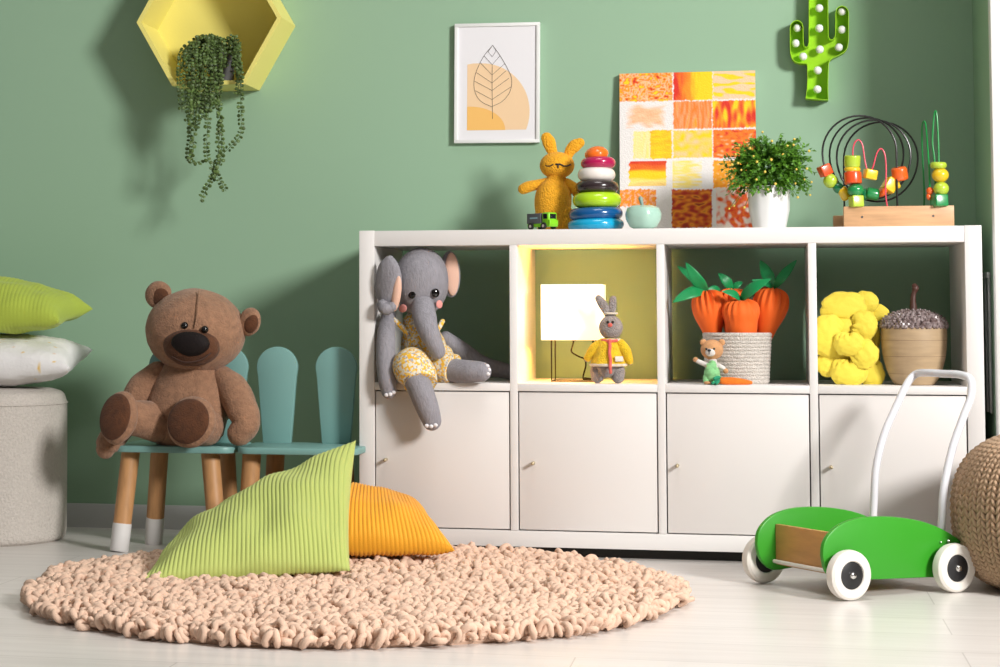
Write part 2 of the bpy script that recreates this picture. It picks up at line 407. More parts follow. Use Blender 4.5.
Lf = [(208, 150), (165, 202), (132, 265), (115, 325), (120, 385), (150, 432), (205, 460)]
Rg = [(208, 150), (245, 202), (280, 262), (304, 320), (298, 380), (262, 430), (205, 460)]
for pl in (Lf, Rg): ln.tube([PZ(x, y, .0006) for x, y in pl], lr, seg=6, sub=5)
for pl in ([(206, 250), (206, 360), (209, 520)], [(208, 150), (185, 182), (206, 208), (226, 178), (208, 150)], [(165, 203), (206, 248), (246, 203)], [(147, 238), (206, 300), (268, 245)], [(124, 285), (206, 340), (276, 280)],
           [(118, 330), (206, 378), (290, 318)], [(122, 378), (206, 424), (300, 362)]):
    ln.tube([PZ(x, y, .0006) for x, y in pl], lr, seg=6, sub=1)
ln.build('leaf_drawing', M_ink, pp)

# cactus marquee light
M_cac = mat('cactus_green_enamel', (.33, .64, .014, 1), .4, spec=.4)
M_bulb = mat('milky_bulb', (.85, .83, .84, 1), .3, sss=.0)
CY = WY - .0435
def CZ(x, y, Y=CY): return W(780 + x / 6.063, y / 6.063, Y)
cp = [(292, -190), (283, -232), (262, -258), (235, -266), (208, -258), (186, -232), (175, -190), (175, 120), (174, 250), (170, 278), (158, 285), (147, 277), (143, 255), (142, 165), (136, 140), (122, 126), (103, 121), (84, 126), (68, 140), (60, 165), (60, 250), (62, 320), (72, 355), (92, 375), (120, 384), (162, 386), (165, 400), (167, 470), (163, 540), (155, 597), (224, 602), (294, 606), (292, 540), (293, 470), (296, 390), (302, 368), (318, 352), (360, 334), (392, 315), (410, 290), (417, 250), (418, 75), (412, 55), (398, 40), (376, 33), (354, 40), (342, 54), (337, 75), (336, 200), (332, 224), (318, 238), (303, 236), (295, 222), (293, 100)]
c0 = CZ(235, 300)
cac = thing('cactus_light', (c0.x, WY, c0.z), 'bright green cactus-shaped marquee light with round white bulbs on the wall', 'light')
pl = [(CZ(x, y).x, CZ(x, y).z) for x, y in cp]; n = len(pl)
def off(pl, d):
    out = []
    for i in range(n):
        a, b, c = (Vector(pl[i - 1]), Vector(pl[i]), Vector(pl[(i + 1) % n])); t = (c - a).normalized(); out.append((b.x + t.y * d, b.y - t.x * d))
    return out
area2 = sum(pl[i - 1][0] * pl[i][1] - pl[i][0] * pl[i - 1][1] for i in range(n))
inn = off(pl, -.0016 if area2 > 0 else .0016)
rim = MB(); vs = []; fs = []
for i in range(n): vs += [(pl[i][0], CY, pl[i][1]), (inn[i][0], CY, inn[i][1]), (inn[i][0], WY - .002, inn[i][1]), (pl[i][0], WY - .002, pl[i][1])]
for i in range(n):
    a = i * 4; b = ((i + 1) % n) * 4
    for q in range(4): fs.append((a + q, a + (q + 1) % 4, b + (q + 1) % 4, b + q))
rim.add(vs, fs).build('rim', M_cac, cac, smooth=50)
MB().prism([(x - c0.x, z - c0.z) for x, z in pl], (c0.x, WY - .002, c0.z), (1, 0, 0), (0, 0, 1), .004).build('back_plate', M_cac, cac, smooth=20)
for (x, y) in [(238, 50), (238, 172), (241, 300), (228, 427), (226, 542), (105, 170), (96, 263), (140, 343), (375, 70), (375, 180), (357, 288), (238, -70), (238, -180)]:
    p = CZ(x, y, WY - .026)
    MB().ball(p, (.0104, .0104, .0104), nu=20, nv=12).tube([p, (p.x, WY - .005, p.z)], .005, seg=12, sub=1, cap=False).build('bulb', M_bulb, cac)
# ------------------------------------------------------------------ on top of the cabinet
def yarn(name, col, s=420, bump=.7, vary=.25, sheen=.2):
    return mat(name, col, .85, bump=bump, bscale=s, vary=vary, vscale=90, sheen=sheen, kind='voronoi')
class Z:
    """zoom frame: pixels of an enlarged crop of the photo -> points of the place at depth Y"""
    def __init__(s, ox, oy, k, Y): s.ox, s.oy, s.k, s.Y = ox, oy, k, Y
    def p(s, x, y, d=0): return W(s.ox + x / s.k, s.oy + y / s.k, s.Y + d)
    def r(s, n): return n / s.k * mpp(s.ox, s.oy, s.Y)

# painted canvas
M_canvas = mat('raw_canvas', (.80, .78, .76, 1), .8, bump=.2, bscale=900)
M_paint = attr_mat('canvas_paint', .55, .4, 260)
z = Z(600, 60, 3.706, .37)
a, b_, c_ = z.p(69, 46), z.p(575, 42), z.p(69, 617)
cw = (b_ - a).x; ch = a.z - ZT; tilt = .03; ch_y0 = 634
can = thing('painted_canvas', (a.x + cw / 2, .375, ZT), 'unframed canvas painted in red, orange and yellow blocks leaning on the wall', 'painting')
def CP(u, v, d=0): return V(a.x + u * cw, .372 + v * tilt - d, ZT + v * ch)
cb = MB(); vs = [CP(u, v, d) for d in (0, -.016) for (u, v) in ((0, 0), (1, 0), (1, 1), (0, 1))]
cb.add(vs, [(0, 1, 2, 3), (5, 4, 7, 6), (0, 4, 5, 1), (1, 5, 6, 2), (2, 6, 7, 3), (3, 7, 4, 0)]); cnv = cb.build('stretched_canvas', M_canvas, can, smooth=0)
RED, ORG, YEL, PCH, WHT, PYL = [np.array(srgb(*q)[:3]) for q in ((222, 40, 18), (245, 125, 22), (253, 212, 10), (250, 205, 165), (238, 234, 232), (250, 232, 135))]
DRK = np.array(srgb(160, 50, 12)[:3]); AMB = np.array(srgb(252, 165, 22)[:3])
N1 = lambda x, y, s, q=0, sx=1, sy=1: noise.noise(Vector((x * s * sx, y * s * sy, q)))
def lerp(p, q, t): t = min(1, max(0, t)); return p * (1 - t) + q * t
def ramp(t, cols):
    t = min(.999, max(0, t)) * (len(cols) - 1); i = int(t); return lerp(cols[i], cols[i + 1], t - i)
def inside(x, y, x0, y0, x1, y1, e=3.5):
    w = e * N1(x, y, .12, 5) + e * .7 * N1(x, y, .5, 9)
    return x0 + w < x < x1 + w and y0 + w < y < y1 - w
def paint_at(x, y):
    m = .5 + .5 * (N1(x, y, .09, 1) * 1.3 + N1(x, y, .22, 2) * .6); vst = .5 + .9 * N1(x, y, .03, 3, 3.2, .5); hst = .5 + .9 * N1(x, y, .05, 4, .6, 2.4)
    if inside(x, y, 60, 40, 267, 148): return ramp(.5 + .75 * N1(x, y, .045, 11, .8, 1.6) + .4 * N1(x, y, .12, 12), [RED, ORG, AMB, PCH, ORG, AMB, YEL])
    if inside(x, y, 271, 40, 417, 148): return ramp((x - 283) / 105 + .18 * N1(x, y, .08, 3, 1, .3), [RED, ORG * .9 + RED * .1, AMB, YEL, YEL])
    if inside(x, y, 419, 40, 580, 146):
        t = N1(x, y, .035, 21, .5, 2.2) + .25 * math.cos((y - 62) / 31 * 2 * PI); return lerp(PCH, YEL, (t - .02) * 6)
    if 90 < x < 245 and 158 < y < 248:
        e = min(x - 90, 245 - x, (y - 158) * 1.2, (248 - y) * 1.2) / 30 + .8 * N1(x, y, .05, 31, .5, 1.4); c = lerp(PCH, PCH * .6 + ORG * .4, hst * .8); return lerp(WHT, c, e)
    if inside(x, y, 270, 152, 413, 252): return ramp(vst, [ORG * .7 + PCH * .3, ORG, ORG * .6 + PCH * .4, AMB * .8 + ORG * .2])
    if inside(x, y, 416, 152, 580, 252): return ramp(.5 + 1.1 * N1(x, y, .03, 41, 2.2, .7), [RED, RED * .6 + ORG * .4, ORG, AMB, YEL])
    if inside(x, y, 183, 255, 263, 360): return lerp(YEL, AMB, hst * .7 - .1)
    if inside(x, y, 120, 258, 183, 358): return lerp(PYL, WHT, .35 * vst)
    if inside(x, y, 269, 258, 413, 358): return lerp(YEL, PCH, .25 + .8 * N1(x, y, .045, 51) + .1)
    if inside(x, y, 417, 258, 580, 360): return ramp(.5 + .9 * N1(x, y, .06, 61, .8, 1.6), [RED, RED * .5 + ORG * .5, ORG, ORG, PCH])
    xe = 105 + 12 * N1(y, 3, .06, 2)
    if xe < x < 242 + 4 * N1(x, y, .1, 8) and 368 < y < 459: return ramp((y - 366) / 92 + .12 * N1(x, y, .04, 71, .4, 2), [RED, RED * .7 + ORG * .3, ORG, YEL, YEL, PYL, lerp(PYL, ORG, .35)])
    if 266 < x < 375 and 368 < y < 466: return lerp(lerp(PYL, YEL, .25), WHT, (hst - .35) * 1.1 + max(0, (x - 350) / 40))
    if inside(x, y, 416, 370, 580, 468): return ramp(m, [ORG, AMB, AMB, PCH])
    if inside(x, y, 60, 472, 203, 532, 5):
        return ramp(m, [ORG, AMB, ORG, PCH, RED * .4 + ORG * .6])
    if inside(x, y, 262, 474, 410, 612): return ramp(.5 + .9 * N1(x, y, .05, 81, .8, 1.5), [DRK, RED * .7, DRK * .5 + ORG * .4, ORG * .8, AMB * .85, DRK])
    if x > 425 and y > 470:
        t = N1(x, y, .05, 91, 1, 1) + .35 - abs((x - 505) / 130) - abs((y - 550) / 120) * .5 + .35; return lerp(lerp(WHT, PCH, .3), lerp(RED, ORG, m), t * 2.2)
    return WHT * (.97 + .03 * m)
nu, nv = 190, 215; pt = MB(); pt.grid(lambda u, v: CP(u, v, .0012), nu, nv)
cols = []
for i in range(nu):
    for j in range(nv):
        u, v = i / (nu - 1), j / (nv - 1); c = paint_at(68 + u * 507, 634 - v * 590); cols.append((float(c[0]), float(c[1]), float(c[2]), 1))
pt.build('painted_blocks', M_paint, can, paint=cols, recalc=False)

# yellow crochet bunny
M_yb = yarn('mustard_yarn', (.93, .43, .012, 1), 230, .6, .15); M_blk = mat('black_thread', (.012, .010, .010, 1), .4)
z = Z(510, 125, 6.06, .21); g = thing('toy_bunny', (z.p(262, 500).x, .21, ZT), 'mustard yellow crochet bunny with closed eyes standing on the cabinet top', 'soft toy')
b0 = z.p(262, 440); r = z.r
MB().tube([V(b0.x, .21, ZT + r(78)), V(b0.x - r(2), .21, ZT + r(180)), z.p(270, 390), z.p(280, 330)], [r(100), r(112), r(100), r(60)], seg=28, sub=6).build('body', M_yb, g)
for s_, x in ((-1, 205), (1, 325)):
    MB().tube([V(z.p(x, 0).x, .20, ZT + r(50)), V(z.p(x, 0).x, .20, ZT + r(118))], [r(49), r(53)], seg=20, sub=3).build('leg', M_yb, g)
hd = MB().ball(z.p(285, 245), (r(105), r(92), r(82)), nu=28, nv=18).build('head', M_yb, g)
for nm, pts, rad in (('ear', [(265, 180), (250, 145), (236, 105), (222, 78)], [26, 34, 40, 34]), ('ear', [(350, 190), (368, 152), (395, 125), (422, 108)], [26, 34, 38, 30])):
    MB().tube([z.p(x, y, .004) for x, y in pts], [r(q) for q in rad], seg=18, sub=5, flat=.45, upv=(0, 1, 0)).build(nm, M_yb, hd)
for pts, rad in (([(235, 345), (170, 360), (110, 375), (80, 388)], [28, 30, 34, 32]), ([(345, 350), (380, 375), (400, 402), (402, 412)], [28, 32, 34, 26])):
    MB().tube([z.p(x, y, -.003) for x, y in pts], [r(q) for q in rad], seg=18, sub=4).build('arm', M_yb, g)
def on_head(x, y):
    dx, dz = (x - 285) / 105, (y - 245) / 82; return z.p(x, y, -r(93) * math.sqrt(max(.05, 1 - dx * dx - dz * dz)))
for x0, x1 in ((208, 258), (310, 366)):
    MB().tube([on_head(x0, 240), on_head((x0 * .75 + x1 * .25), 247), on_head((x0 + x1) / 2, 249), on_head((x0 * .25 + x1 * .75), 247), on_head(x1, 240)], r(4.2), seg=8, sub=4).build('closed_eye', M_blk, hd)
MB().tube([on_head(280, 238), on_head(304, 238)], r(5.5), seg=8, sub=1).tube([on_head(292, 238), on_head(292, 258)], r(4), seg=8, sub=1).build('nose', M_blk, hd)

# little truck
M_tg = mat('lime_truck_plastic', (.22, .62, .015, 1), .3); M_tgrey = mat('grey_truck_box', (.10, .105, .115, 1), .45); M_win = mat('dark_window', (.008, .008, .012, 1), .15)
M_tire = mat('black_tyre', (.015, .015, .015, 1), .5); M_hub = mat('pale_hub', (.55, .5, .45, 1), .4); M_btext = mat('pale_blue_print', (.25, .42, .48, 1), .5)
tc0 = W(542.5, 228, .035); tc0.z = ZT; L = .066; TS = 1.14
tr = thing('toy_truck', tc0, 'tiny lime green toy truck with grey cargo box, parked in front of yellow bunny', 'toy car')
Rt = Matrix.Rotation(math.radians(-38), 3, 'Z')
def tb(mb, c, s_, bev=.0015): return mb.box(tc0 + Rt @ (V(*c) * TS), tuple(q * TS for q in s_), Rt, bevel=bev, seg=3)
ch_ = tb(MB(), (0, 0, .0095), (L, .026, .008)); ch_.build('chassis', M_tg, tr)
cabp = MB(); tb(cabp, (.0205, 0, .0225), (.021, .026, .027), .004); tb(cabp, (.0315, 0, .014), (.006, .026, .012), .002)
cbp = cabp.build('cab', M_tg, tr)
bx = tb(MB(), (-.0125, 0, .0235), (.041, .028, .022), .001).build('cargo_box', M_tgrey, tr)
tb(MB(), (-.0125, -.0141, .0245), (.022, .0006, .0032), 0).build('box_stripe', M_btext, bx)
tb(MB(), (.0205, -.0130, .0275), (.0115, .001, .0105), .0004).build('side_window', M_win, cbp)
tb(MB(), (.0309, 0, .0275), (.001, .018, .0105), .0004).build('windscreen', M_win, cbp)
for wx in (-.02, .018):
    for s_ in (-1, 1):
        p = tc0 + Rt @ (V(wx, s_ * .0125, .0072) * TS); q = Rt @ V(0, s_ * .005, 0)
        wl = MB().tube([p, p + q], .0072 * TS, seg=20, sub=1, cap=False).build('wheel', M_tire, tr)
        MB().tube([p + q * 1.01, p + q * 1.1], .0036, seg=14, sub=1, cap=False).build('hub', M_hub, wl)

# stacking rings
z = Z(510, 125, 6.06, .13); r = z.r
sx = z.p(520, 0).x; st = thing('stacking_toy', (sx, .13, ZT), 'stacking toy of seven coloured rings topped by an orange cap on the cabinet', 'toy')
RG = [('cyan ring', (.006, .36, .62, 1), 520, 335, 68), ('blue ring', (.003, .085, .27, 1), 520, 322, 76), ('lime green ring', (.42, .68, .015, 1), 527, 290, 92), ('dark brown ring', (.03, .018, .02, 1), 527, 256, 76), ('white ring', (.82, .76, .72, 1), 524, 224, 82), ('magenta ring', (.45, .008, .085, 1), 534, 208, 68)]
zz = ZT
ys = [601, 540, 456, 378, 302, 232]
for (lb, col, cx_, w_, h_), yy in zip(RG, ys):
    R_, h2 = r(w_ / 2), r(h_ / 2); c = V(z.p(cx_, yy).x, .13, z.p(cx_, yy).z)
    if lb == 'cyan ring': c.z = ZT + h2
    pr = [(.004, -h2)] + [(R_ - h2 + h2 * math.cos(t), h2 * math.sin(t)) for t in [-PI / 2 + PI * i / 14 for i in range(15)]] + [(.004, h2)]
    tag(MB().lathe(pr, c, 48, Euler((random.uniform(-.04, .04), random.uniform(-.04, .04), 0))).build('ring', mat(lb.replace(' ', '_') + '_wood', col, .22, coat=.5), st), lb)
c = z.p(523, 168, 0)
MB().lathe([(0, -r(38)), (r(60), -r(34)), (r(72), -r(14)), (r(70), r(4)), (r(48), r(28)), (r(22), r(38)), (0, r(40))], c, 36, Euler((.1, -.12, 0))).build('top_cap', mat('orange_cap_wood', (.90, .17, .012, 1), .22, coat=.5), st)
MB().tube([V(sx, .13, ZT), V(sx + r(4), .13, c.z)], .0035, seg=10, sub=1).build('rod', M_hub, st)

# ceramic apple
M_ap = mat('mint_ceramic', (.40, .62, .52, 1), .25, coat=.4); z = Z(600, 60, 3.706, .07); r = z.r
ac = z.p(159, 580); ac.z = ZT; ap = thing('ceramic_apple', ac, 'small mint green ceramic apple in front of the painted canvas', 'ornament')
MB().lathe([(0, r(4)), (r(30), 0), (r(50), r(10)), (r(64), r(38)), (r(66), r(58)), (r(58), r(78)), (r(40), r(87)), (r(20), r(83)), (r(6), r(74)), (0, r(72))], ac, 40, fn=lambda a_, q, h: (q * (1 + .03 * math.cos(5 * a_)), h)).build('fruit', M_ap, ap)
MB().tube([ac + V(0, 0, r(72)), ac + V(-r(3), 0, r(92)), ac + V(-r(8), 0, r(114))], [r(5), r(6), r(8)], seg=10).build('stem', mat('grey_green_stem', (.25, .36, .32, 1), .4), ap)

# flowering plant in a white pot
M_wpot = mat('white_pot_glaze', (.83, .83, .82, 1), .25, coat=.3); z = Z(715, 120, 5.8, .15); r = z.r
pcx = z.p(308, 0).x; pb = V(pcx, .15, ZT); fp = thing('potted_plant', pb, 'bushy green plant with small yellow buds in a white pot on the cabinet', 'plant')
PH = z.p(0, 400).z - ZT
MB().lathe([(0, 0), (r(84), 0), (r(93), r(6)), (r(114), r(110)), (r(118), PH), (r(118), PH + .004), (r(112), PH + .004), (r(110), PH - .01), (0, PH - .012)], pb, 48, fn=lambda a_, q, h: (q * (1 + .012 * math.cos(12 * a_) * (h > .01)), h)).build('pot', M_wpot, fp)
M_leaf = mat('bush_leaf', (.15, .36, .025, 1), .45, vary=.6, vscale=60, col2=(.035, .13, .012, 1))
M_bud = mat('yellow_bud', (.82, .60, .10, 1), .5)
rng = random.Random(11); fo = MB(); fc0 = z.p(308, 272)
rx, ry, rz_ = r(262), .085, r(186)
def leaf(b, c, d, up, L, w, fold=.25):
    d = d.normalized(); x = d.cross(up); x = x.normalized() if x.length > .01 else Vector((1, 0, 0)); n_ = x.cross(d)
    b.add([c, c + d * L * .4 + x * w + n_ * fold * w, c + d * L + n_ * -.1 * L, c + d * L * .4 - x * w + n_ * fold * w, c + d * L * .45], [(0, 1, 4), (1, 2, 4), (2, 3, 4), (3, 0, 4)])
twigs = []
for k in range(380):
    while True:
        d = Vector((rng.gauss(0, 1), rng.gauss(0, 1), rng.gauss(.15, 1))).normalized()
        if d.z > -.45 or (d.z > -.95 and abs(d.x) > .3 or d.y < -.55): break
    rr = rng.uniform(.55, 1.06)
    e = fc0 + V(d.x * rx * rr, d.y * ry * rr, d.z * rz_ * rr); s0 = fc0.lerp(e, .35) if k > 30 else V(pcx + rng.uniform(-.02, .02), .15, ZT + PH)
    twigs.append(e); fo.tube([s0, s0.lerp(e, .5) + V(0, 0, .008), e], [.0011, .0009, .0006], seg=5, sub=3, mi=0)
    dd = (e - s0).normalized()
    for q in range(9):
        t = .25 + .75 * q / 8; c = s0.lerp(e, t) + V(0, 0, .008 * 4 * t * (1 - t))
        dr = (dd * .7 + Vector((rng.gauss(0, .8), rng.gauss(0, .8), rng.gauss(0, .8)))); leaf(fo, c, dr, Vector((rng.gauss(0, .5), -.4, 1)), rng.uniform(.009, .0135), rng.uniform(.0040, .0056))
for k in range(90):
    e = z.p(rng.uniform(75, 560), rng.uniform(330, 440), -rng.uniform(.01, .075)); s0 = fc0.lerp(e, .3); e.z += .0
    if 190 < 308 + (e.x - fc0.x) / r(1) < 430: e.y = min(e.y, .15 - .055); e.z = max(e.z, z.p(0, 425).z)
    fo.tube([s0, s0.lerp(e, .55) + V(0, 0, .012), e], [.0011, .0009, .0006], seg=5, sub=3, mi=0)
    dd = (e - s0).normalized()
    for q in range(9):
        t = .35 + .65 * q / 8; c = s0.lerp(e, t) + V(0, 0, .012 * 4 * t * (1 - t)); leaf(fo, c, dd * .7 + Vector((rng.gauss(0, .8), rng.gauss(0, .8), rng.gauss(0, .8))), Vector((rng.gauss(0, .5), -.4, 1)), rng.uniform(.009, .0135), rng.uniform(.0040, .0056))
fo.build('foliage', M_leaf, fp, smooth=20, recalc=False)
for (x, y) in [(223, 210), (243, 242), (330, 122), (460, 112), (326, 230), (152, 290), (133, 250), (203, 165), (180, 402), (350, 370), (472, 286), (532, 282), (516, 345), (552, 435), (466, 368), (110, 497), (170, 507), (305, 402), (82, 515), (480, 448), (307, 475), (100, 60 + 200), (275, 70), (140, 148), (545, 180), (455, 145), (120, 200), (395, 200), (290, 300), (420, 150), (560, 360), (85, 400), (240, 345)]:
    dx = (x - 308) / 262; dz = (y - 262) / 178; dep = -ry * math.sqrt(max(.02, 1 - dx * dx - dz * dz)) * 1.0
    fo_tip = z.p(x, y, dep); MB().tube([fc0.lerp(fo_tip, .4), fc0.lerp(fo_tip, .75) + V(0, 0, .006), fo_tip], .0007, seg=5, sub=3).build('bud_stalk', M_leaf, fp)
    MB().ball(z.p(x, y, dep), rng.uniform(.0026, .0036), nu=10, nv=7).build('bud', M_bud, fp)

# bead maze
M_wood = mat('pale_beech', (.72, .42, .22, 1), .45, vary=.22, vscale=14, stretch=(1, 8, 8)); M_wire = mat('black_wire', (.012, .012, .012, 1), .3); M_pink = mat('pink_wire', (.72, .07, .12, 1), .35); M_gw = mat('green_wire', (.01, .28, .06, 1), .35)
z = Z(810, 100, 4.767, .10); r = z.r
x0, x1 = z.p(153, 0).x, z.p(677, 0).x; zt = z.p(0, 510).z
bm_ = thing('bead_maze', ((x0 + x1) / 2, .12, ZT), 'wooden bead maze with black loops, pink and green wires and coloured beads', 'toy')
M_screw = mat('dull_steel', (.35, .33, .32, 1), .3, metal=.9)
b1 = MB().box(((x0 + x1) / 2, .118, (ZT + zt) / 2), (x1 - x0, .044, zt - ZT), bevel=.0015).build('base_block', M_wood, bm_)
zl = z.p(0, 545).z; xl = z.p(108, 0).x
MB().box(((xl + x1 - .03) / 2, .19, (ZT + zl) / 2), (x1 - .03 - xl, .03, zl - ZT), bevel=.0015).build('base_block', M_wood, bm_)
MB().box(((x0 + x1) / 2 + .02, .153, ZT + .006), (.14, .05, .012), bevel=.001).build('base_strip', M_wood, bm_)
for x, y in ((248, 558), (587, 553)):
    p = z.p(x, y); MB().tube([(p.x, .097, p.z), (p.x, .0953, p.z)], .0026, seg=16, sub=1, cap=False).build('screw', M_screw, b1)
# black coil
def coil(a_):   # a_ runs 0..7 pi from the right post over to the left post
    k = a_ / (7 * PI); cx_ = 227 + 119 * k; cy_ = 251 + 36 * k
    return z.p(cx_ + 185 * math.cos(a_), cy_ - (179 if math.sin(a_) > 0 else 205) * math.sin(a_), .014 + .066 * k)
q0, q1 = coil(0), coil(7 * PI)
MB().tube([V(q0.x, q0.y, zt - .004), q0.lerp(V(q0.x, q0.y, zt), .5), q0] + [coil(PI * i / 20) for i in range(1, 140)] + [q1, V(q1.x, q1.y + .006, (q1.z + zl) / 2), V(q1.x, q1.y + .01, zl - .003)], .0024, seg=8, sub=1).build('wire', M_wire, bm_)
BM = {}
def bead_m(n_):
    cols = dict(red=(.80, .09, .02, 1), orange=(.85, .13, .015, 1), yellow=(.85, .55, .02, 1), lime=(.46, .62, .05, 1), green=(.015, .26, .07, 1), dark=(.01, .19, .07, 1))
    if n_ not in BM: BM[n_] = mat(n_ + '_bead', cols[n_], .28, coat=.4)
    return BM[n_]
def bead(kind, col, x, y, w_, h_, rot=0, d=0):
    c = z.p(x, y, d); R = Euler((random.uniform(-.15, .15), -rot, random.uniform(.2, .5)))
    b = MB()
    if kind == 'ball': b.ball(c, (r(w_ / 2), r(w_ / 2), r(h_ / 2)), R, nu=20, nv=12)
    elif kind == 'cube': b.box(c, (r(w_), r(w_), r(h_)), R, bevel=r(5), seg=3)
    else:
        q = r(5) if kind == 'cyl' else min(r(h_ * .48), r(14))
        n_ = 32 if kind != 'hex' else 8; W2, H2 = r(w_ / 2), r(h_ / 2)
        b.lathe([(0, -H2), (W2 - q, -H2)] + [(W2 - q + q * math.sin(t), -H2 + q - q * math.cos(t)) for t in (.5, 1, PI / 2)] + [(W2 - q + q * math.cos(t), H2 - q + q * math.sin(t)) for t in (0, .5, 1, PI / 2)] + [(0, H2)], c, n_, R)
    tag(b.build('bead', bead_m(col), bm_, smooth=45), dict(dark='dark green').get(col, col) + ' ' + dict(ball='round', cube='cube', cyl='barrel', disc='disc', hex='faceted')[kind] + ' bead')
bead('cube', 'red', 71, 335, 52, 52, .45, .026); bead('ball', 'lime', 98, 386, 70, 70, 0, .026); bead('ball', 'dark', 136, 420, 52, 58, .9, .026); bead('disc', 'yellow', 163, 446, 48, 66, .5, .026)
bead('cyl', 'lime', 202, 291, 75, 54); bead('disc', 'yellow', 202, 330, 76, 24); bead('cyl', 'red', 205, 372, 80, 56); bead('ball', 'green', 217, 430, 76, 64); bead('cube', 'lime', 220, 484, 56, 54)
bead('cube', 'yellow', 286, 355, 56, 46, -.2, .005); bead('ball', 'dark', 262, 450, 40, 56, 0, .026); bead('disc', 'green', 297, 448, 58, 64, PI / 2 - .2, .026); bead('disc', 'orange', 347, 432, 70, 26, 1.0, .026); bead('cube', 'yellow', 380, 407, 56, 64, -.6, .026); bead('ball', 'yellow', 421, 410, 22, 26, 0, .026); bead('hex', 'orange', 427, 352, 78, 66, .2, .026)
MB().tube([V(z.p(210, 0).x, z.Y, zt), z.p(206, 440), z.p(204, 265), z.p(210, 212), z.p(230, 190), z.p(250, 215), z.p(262, 290), z.p(280, 352), z.p(300, 320), z.p(318, 255), z.p(338, 232), z.p(356, 258), z.p(363, 330), z.p(360, 440), V(z.p(361, 0).x, z.Y + .004, zt - .002)], .0018, seg=8, sub=6).build('wire', M_pink, bm_)
MB().tube([V(z.p(546, 0).x, .185, zl), z.p(544, 440, .05), z.p(534, 200, .04), z.p(536, 115, .03), z.p(552, 120, .02), z.p(566, 300, .01), z.p(572, 420, .008), V(z.p(572, 0).x, .108, zt - .002)], .0021, seg=8, sub=6).build('wire', M_gw, bm_)
MB().tube([V(z.p(612, 0).x, .10, zt), z.p(600, 440, .006), z.p(594, 290, .004), z.p(584, 200, .004), z.p(590, 90, .004), z.p(598, 52, .003), z.p(606, 90), z.p(612, 200), z.p(614, 300), z.p(618, 440), V(z.p(618, 0).x, .10, zt)], .0021, seg=8, sub=6).build('wire', M_gw, bm_)
bead('ball', 'orange', 572, 434, 34, 36, 0, .008); bead('ball', 'orange', 566, 462, 22, 34, .3, .008)
bead('disc', 'lime', 612, 311, 76, 32); bead('ball', 'yellow', 621, 358, 78, 70); bead('ball', 'lime', 625, 423, 72, 68); bead('cube', 'green', 617, 481, 62, 56)

# ------------------------------------------------------------------ in the niches
# table lamp
M_shade = mat('glowing_fabric_shade', (.85, .80, .70, 1), .8, emit=(1, .76, .46, 1), estr=LAMP)
z = Z(535, 280, 6.065, .10); r = z.r
lx0, lx1, lz0, lz1 = z.p(31, 0).x, z.p(405, 0).x, z.p(0, 364).z, z.p(0, 27).z; LD = .13; LY = .10 + LD / 2
lamp = thing('table_lamp', ((lx0 + lx1) / 2, LY, ZS), 'small lit lamp with white box shade on thin black wire legs in second niche', 'lamp')
sh = MB()
def shp(u, j):
    z_, t = [(lz0, 0), (lz1, 0), (lz1, .0015), (lz0, .0015)][j]
    hw, hd_ = (lx1 - lx0) / 2 - t, LD / 2 - t; rr = .012; pts = []
    a_ = u * 2 * PI; k = int(a_ / (PI / 2)) % 4; f = a_ - k * PI / 2
    return V((lx0 + lx1) / 2 + [1, -1, -1, 1][k] * (hw - rr) + rr * math.cos(a_), LY + [1, 1, -1, -1][k] * (hd_ - rr) + rr * math.sin(a_), z_)
U = [(k + e) / 4 * .99999 for k in range(4) for e in (0, .2, .4, .6, .8, .99)]
vs = [shp(u, j) for u in U for j in range(4)]; nn = len(U)
sh.add(vs, [(i * 4 + j, ((i + 1) % nn) * 4 + j, ((i + 1) % nn) * 4 + (j + 1) % 4, i * 4 + (j + 1) % 4) for i in range(nn) for j in range(4)])
sh.build('shade', M_shade, lamp, smooth=40)
wr = .0019; fx0, fx1 = z.p(92, 0).x, z.p(345, 0).x; yb, yf = LY + .045, LY - .045; bz = ZS + wr
fr = MB()
for y_ in (yf, yb):
    fr.tube([(fx0, y_, lz0), (fx0, y_, bz), (fx1, y_, bz), (fx1, y_, lz0)], wr, seg=8, sub=1)
for x_ in (fx0, fx1): fr.tube([(x_, yf, lz0 + .001), (x_, yb, lz0 + .001)], wr, seg=8, sub=1); fr.tube([(x_, yf, bz), (x_, yb, bz)], wr, seg=8, sub=1)
fr.tube([((fx0 + fx1) / 2, yf, lz0 + .001), ((fx0 + fx1) / 2, yb, lz0 + .001)], wr, seg=8, sub=1); fr.tube([(fx0, LY, lz0 + .001), (fx1, LY, lz0 + .001)], wr, seg=8, sub=1)
M_mblk = mat('matte_black_wire', (.008, .008, .008, 1), .8, spec=.1)
fr.build('wire_base', M_mblk, lamp)
MB().lathe([(0, -.003), (.006, -.003), (.006, .03), (0, .03)], ((fx0 + fx1) / 2, LY, lz0), 16).build('socket', M_wire, lamp)
MB().ball(((fx0 + fx1) / 2, LY, lz0 + .05), (.02, .02, .025)).build('bulb', mat('lit_bulb', (1, .9, .7, 1), .5, emit=(1, .44, .07, 1), estr=BULB), lamp)
MB().tube([((fx0 + fx1) / 2, LY, lz0), z.p(228, 400, .06), z.p(222, 435, .055), z.p(262, 462, .05), z.p(300, 480, .06), z.p(308, 520, .08), z.p(292, 598, .12), V(z.p(290, 0).x, .30, ZS + .002), V(z.p(240, 0).x, .36, ZS + .002)], .0021, seg=8, sub=5).build('cord', M_mblk, lamp)

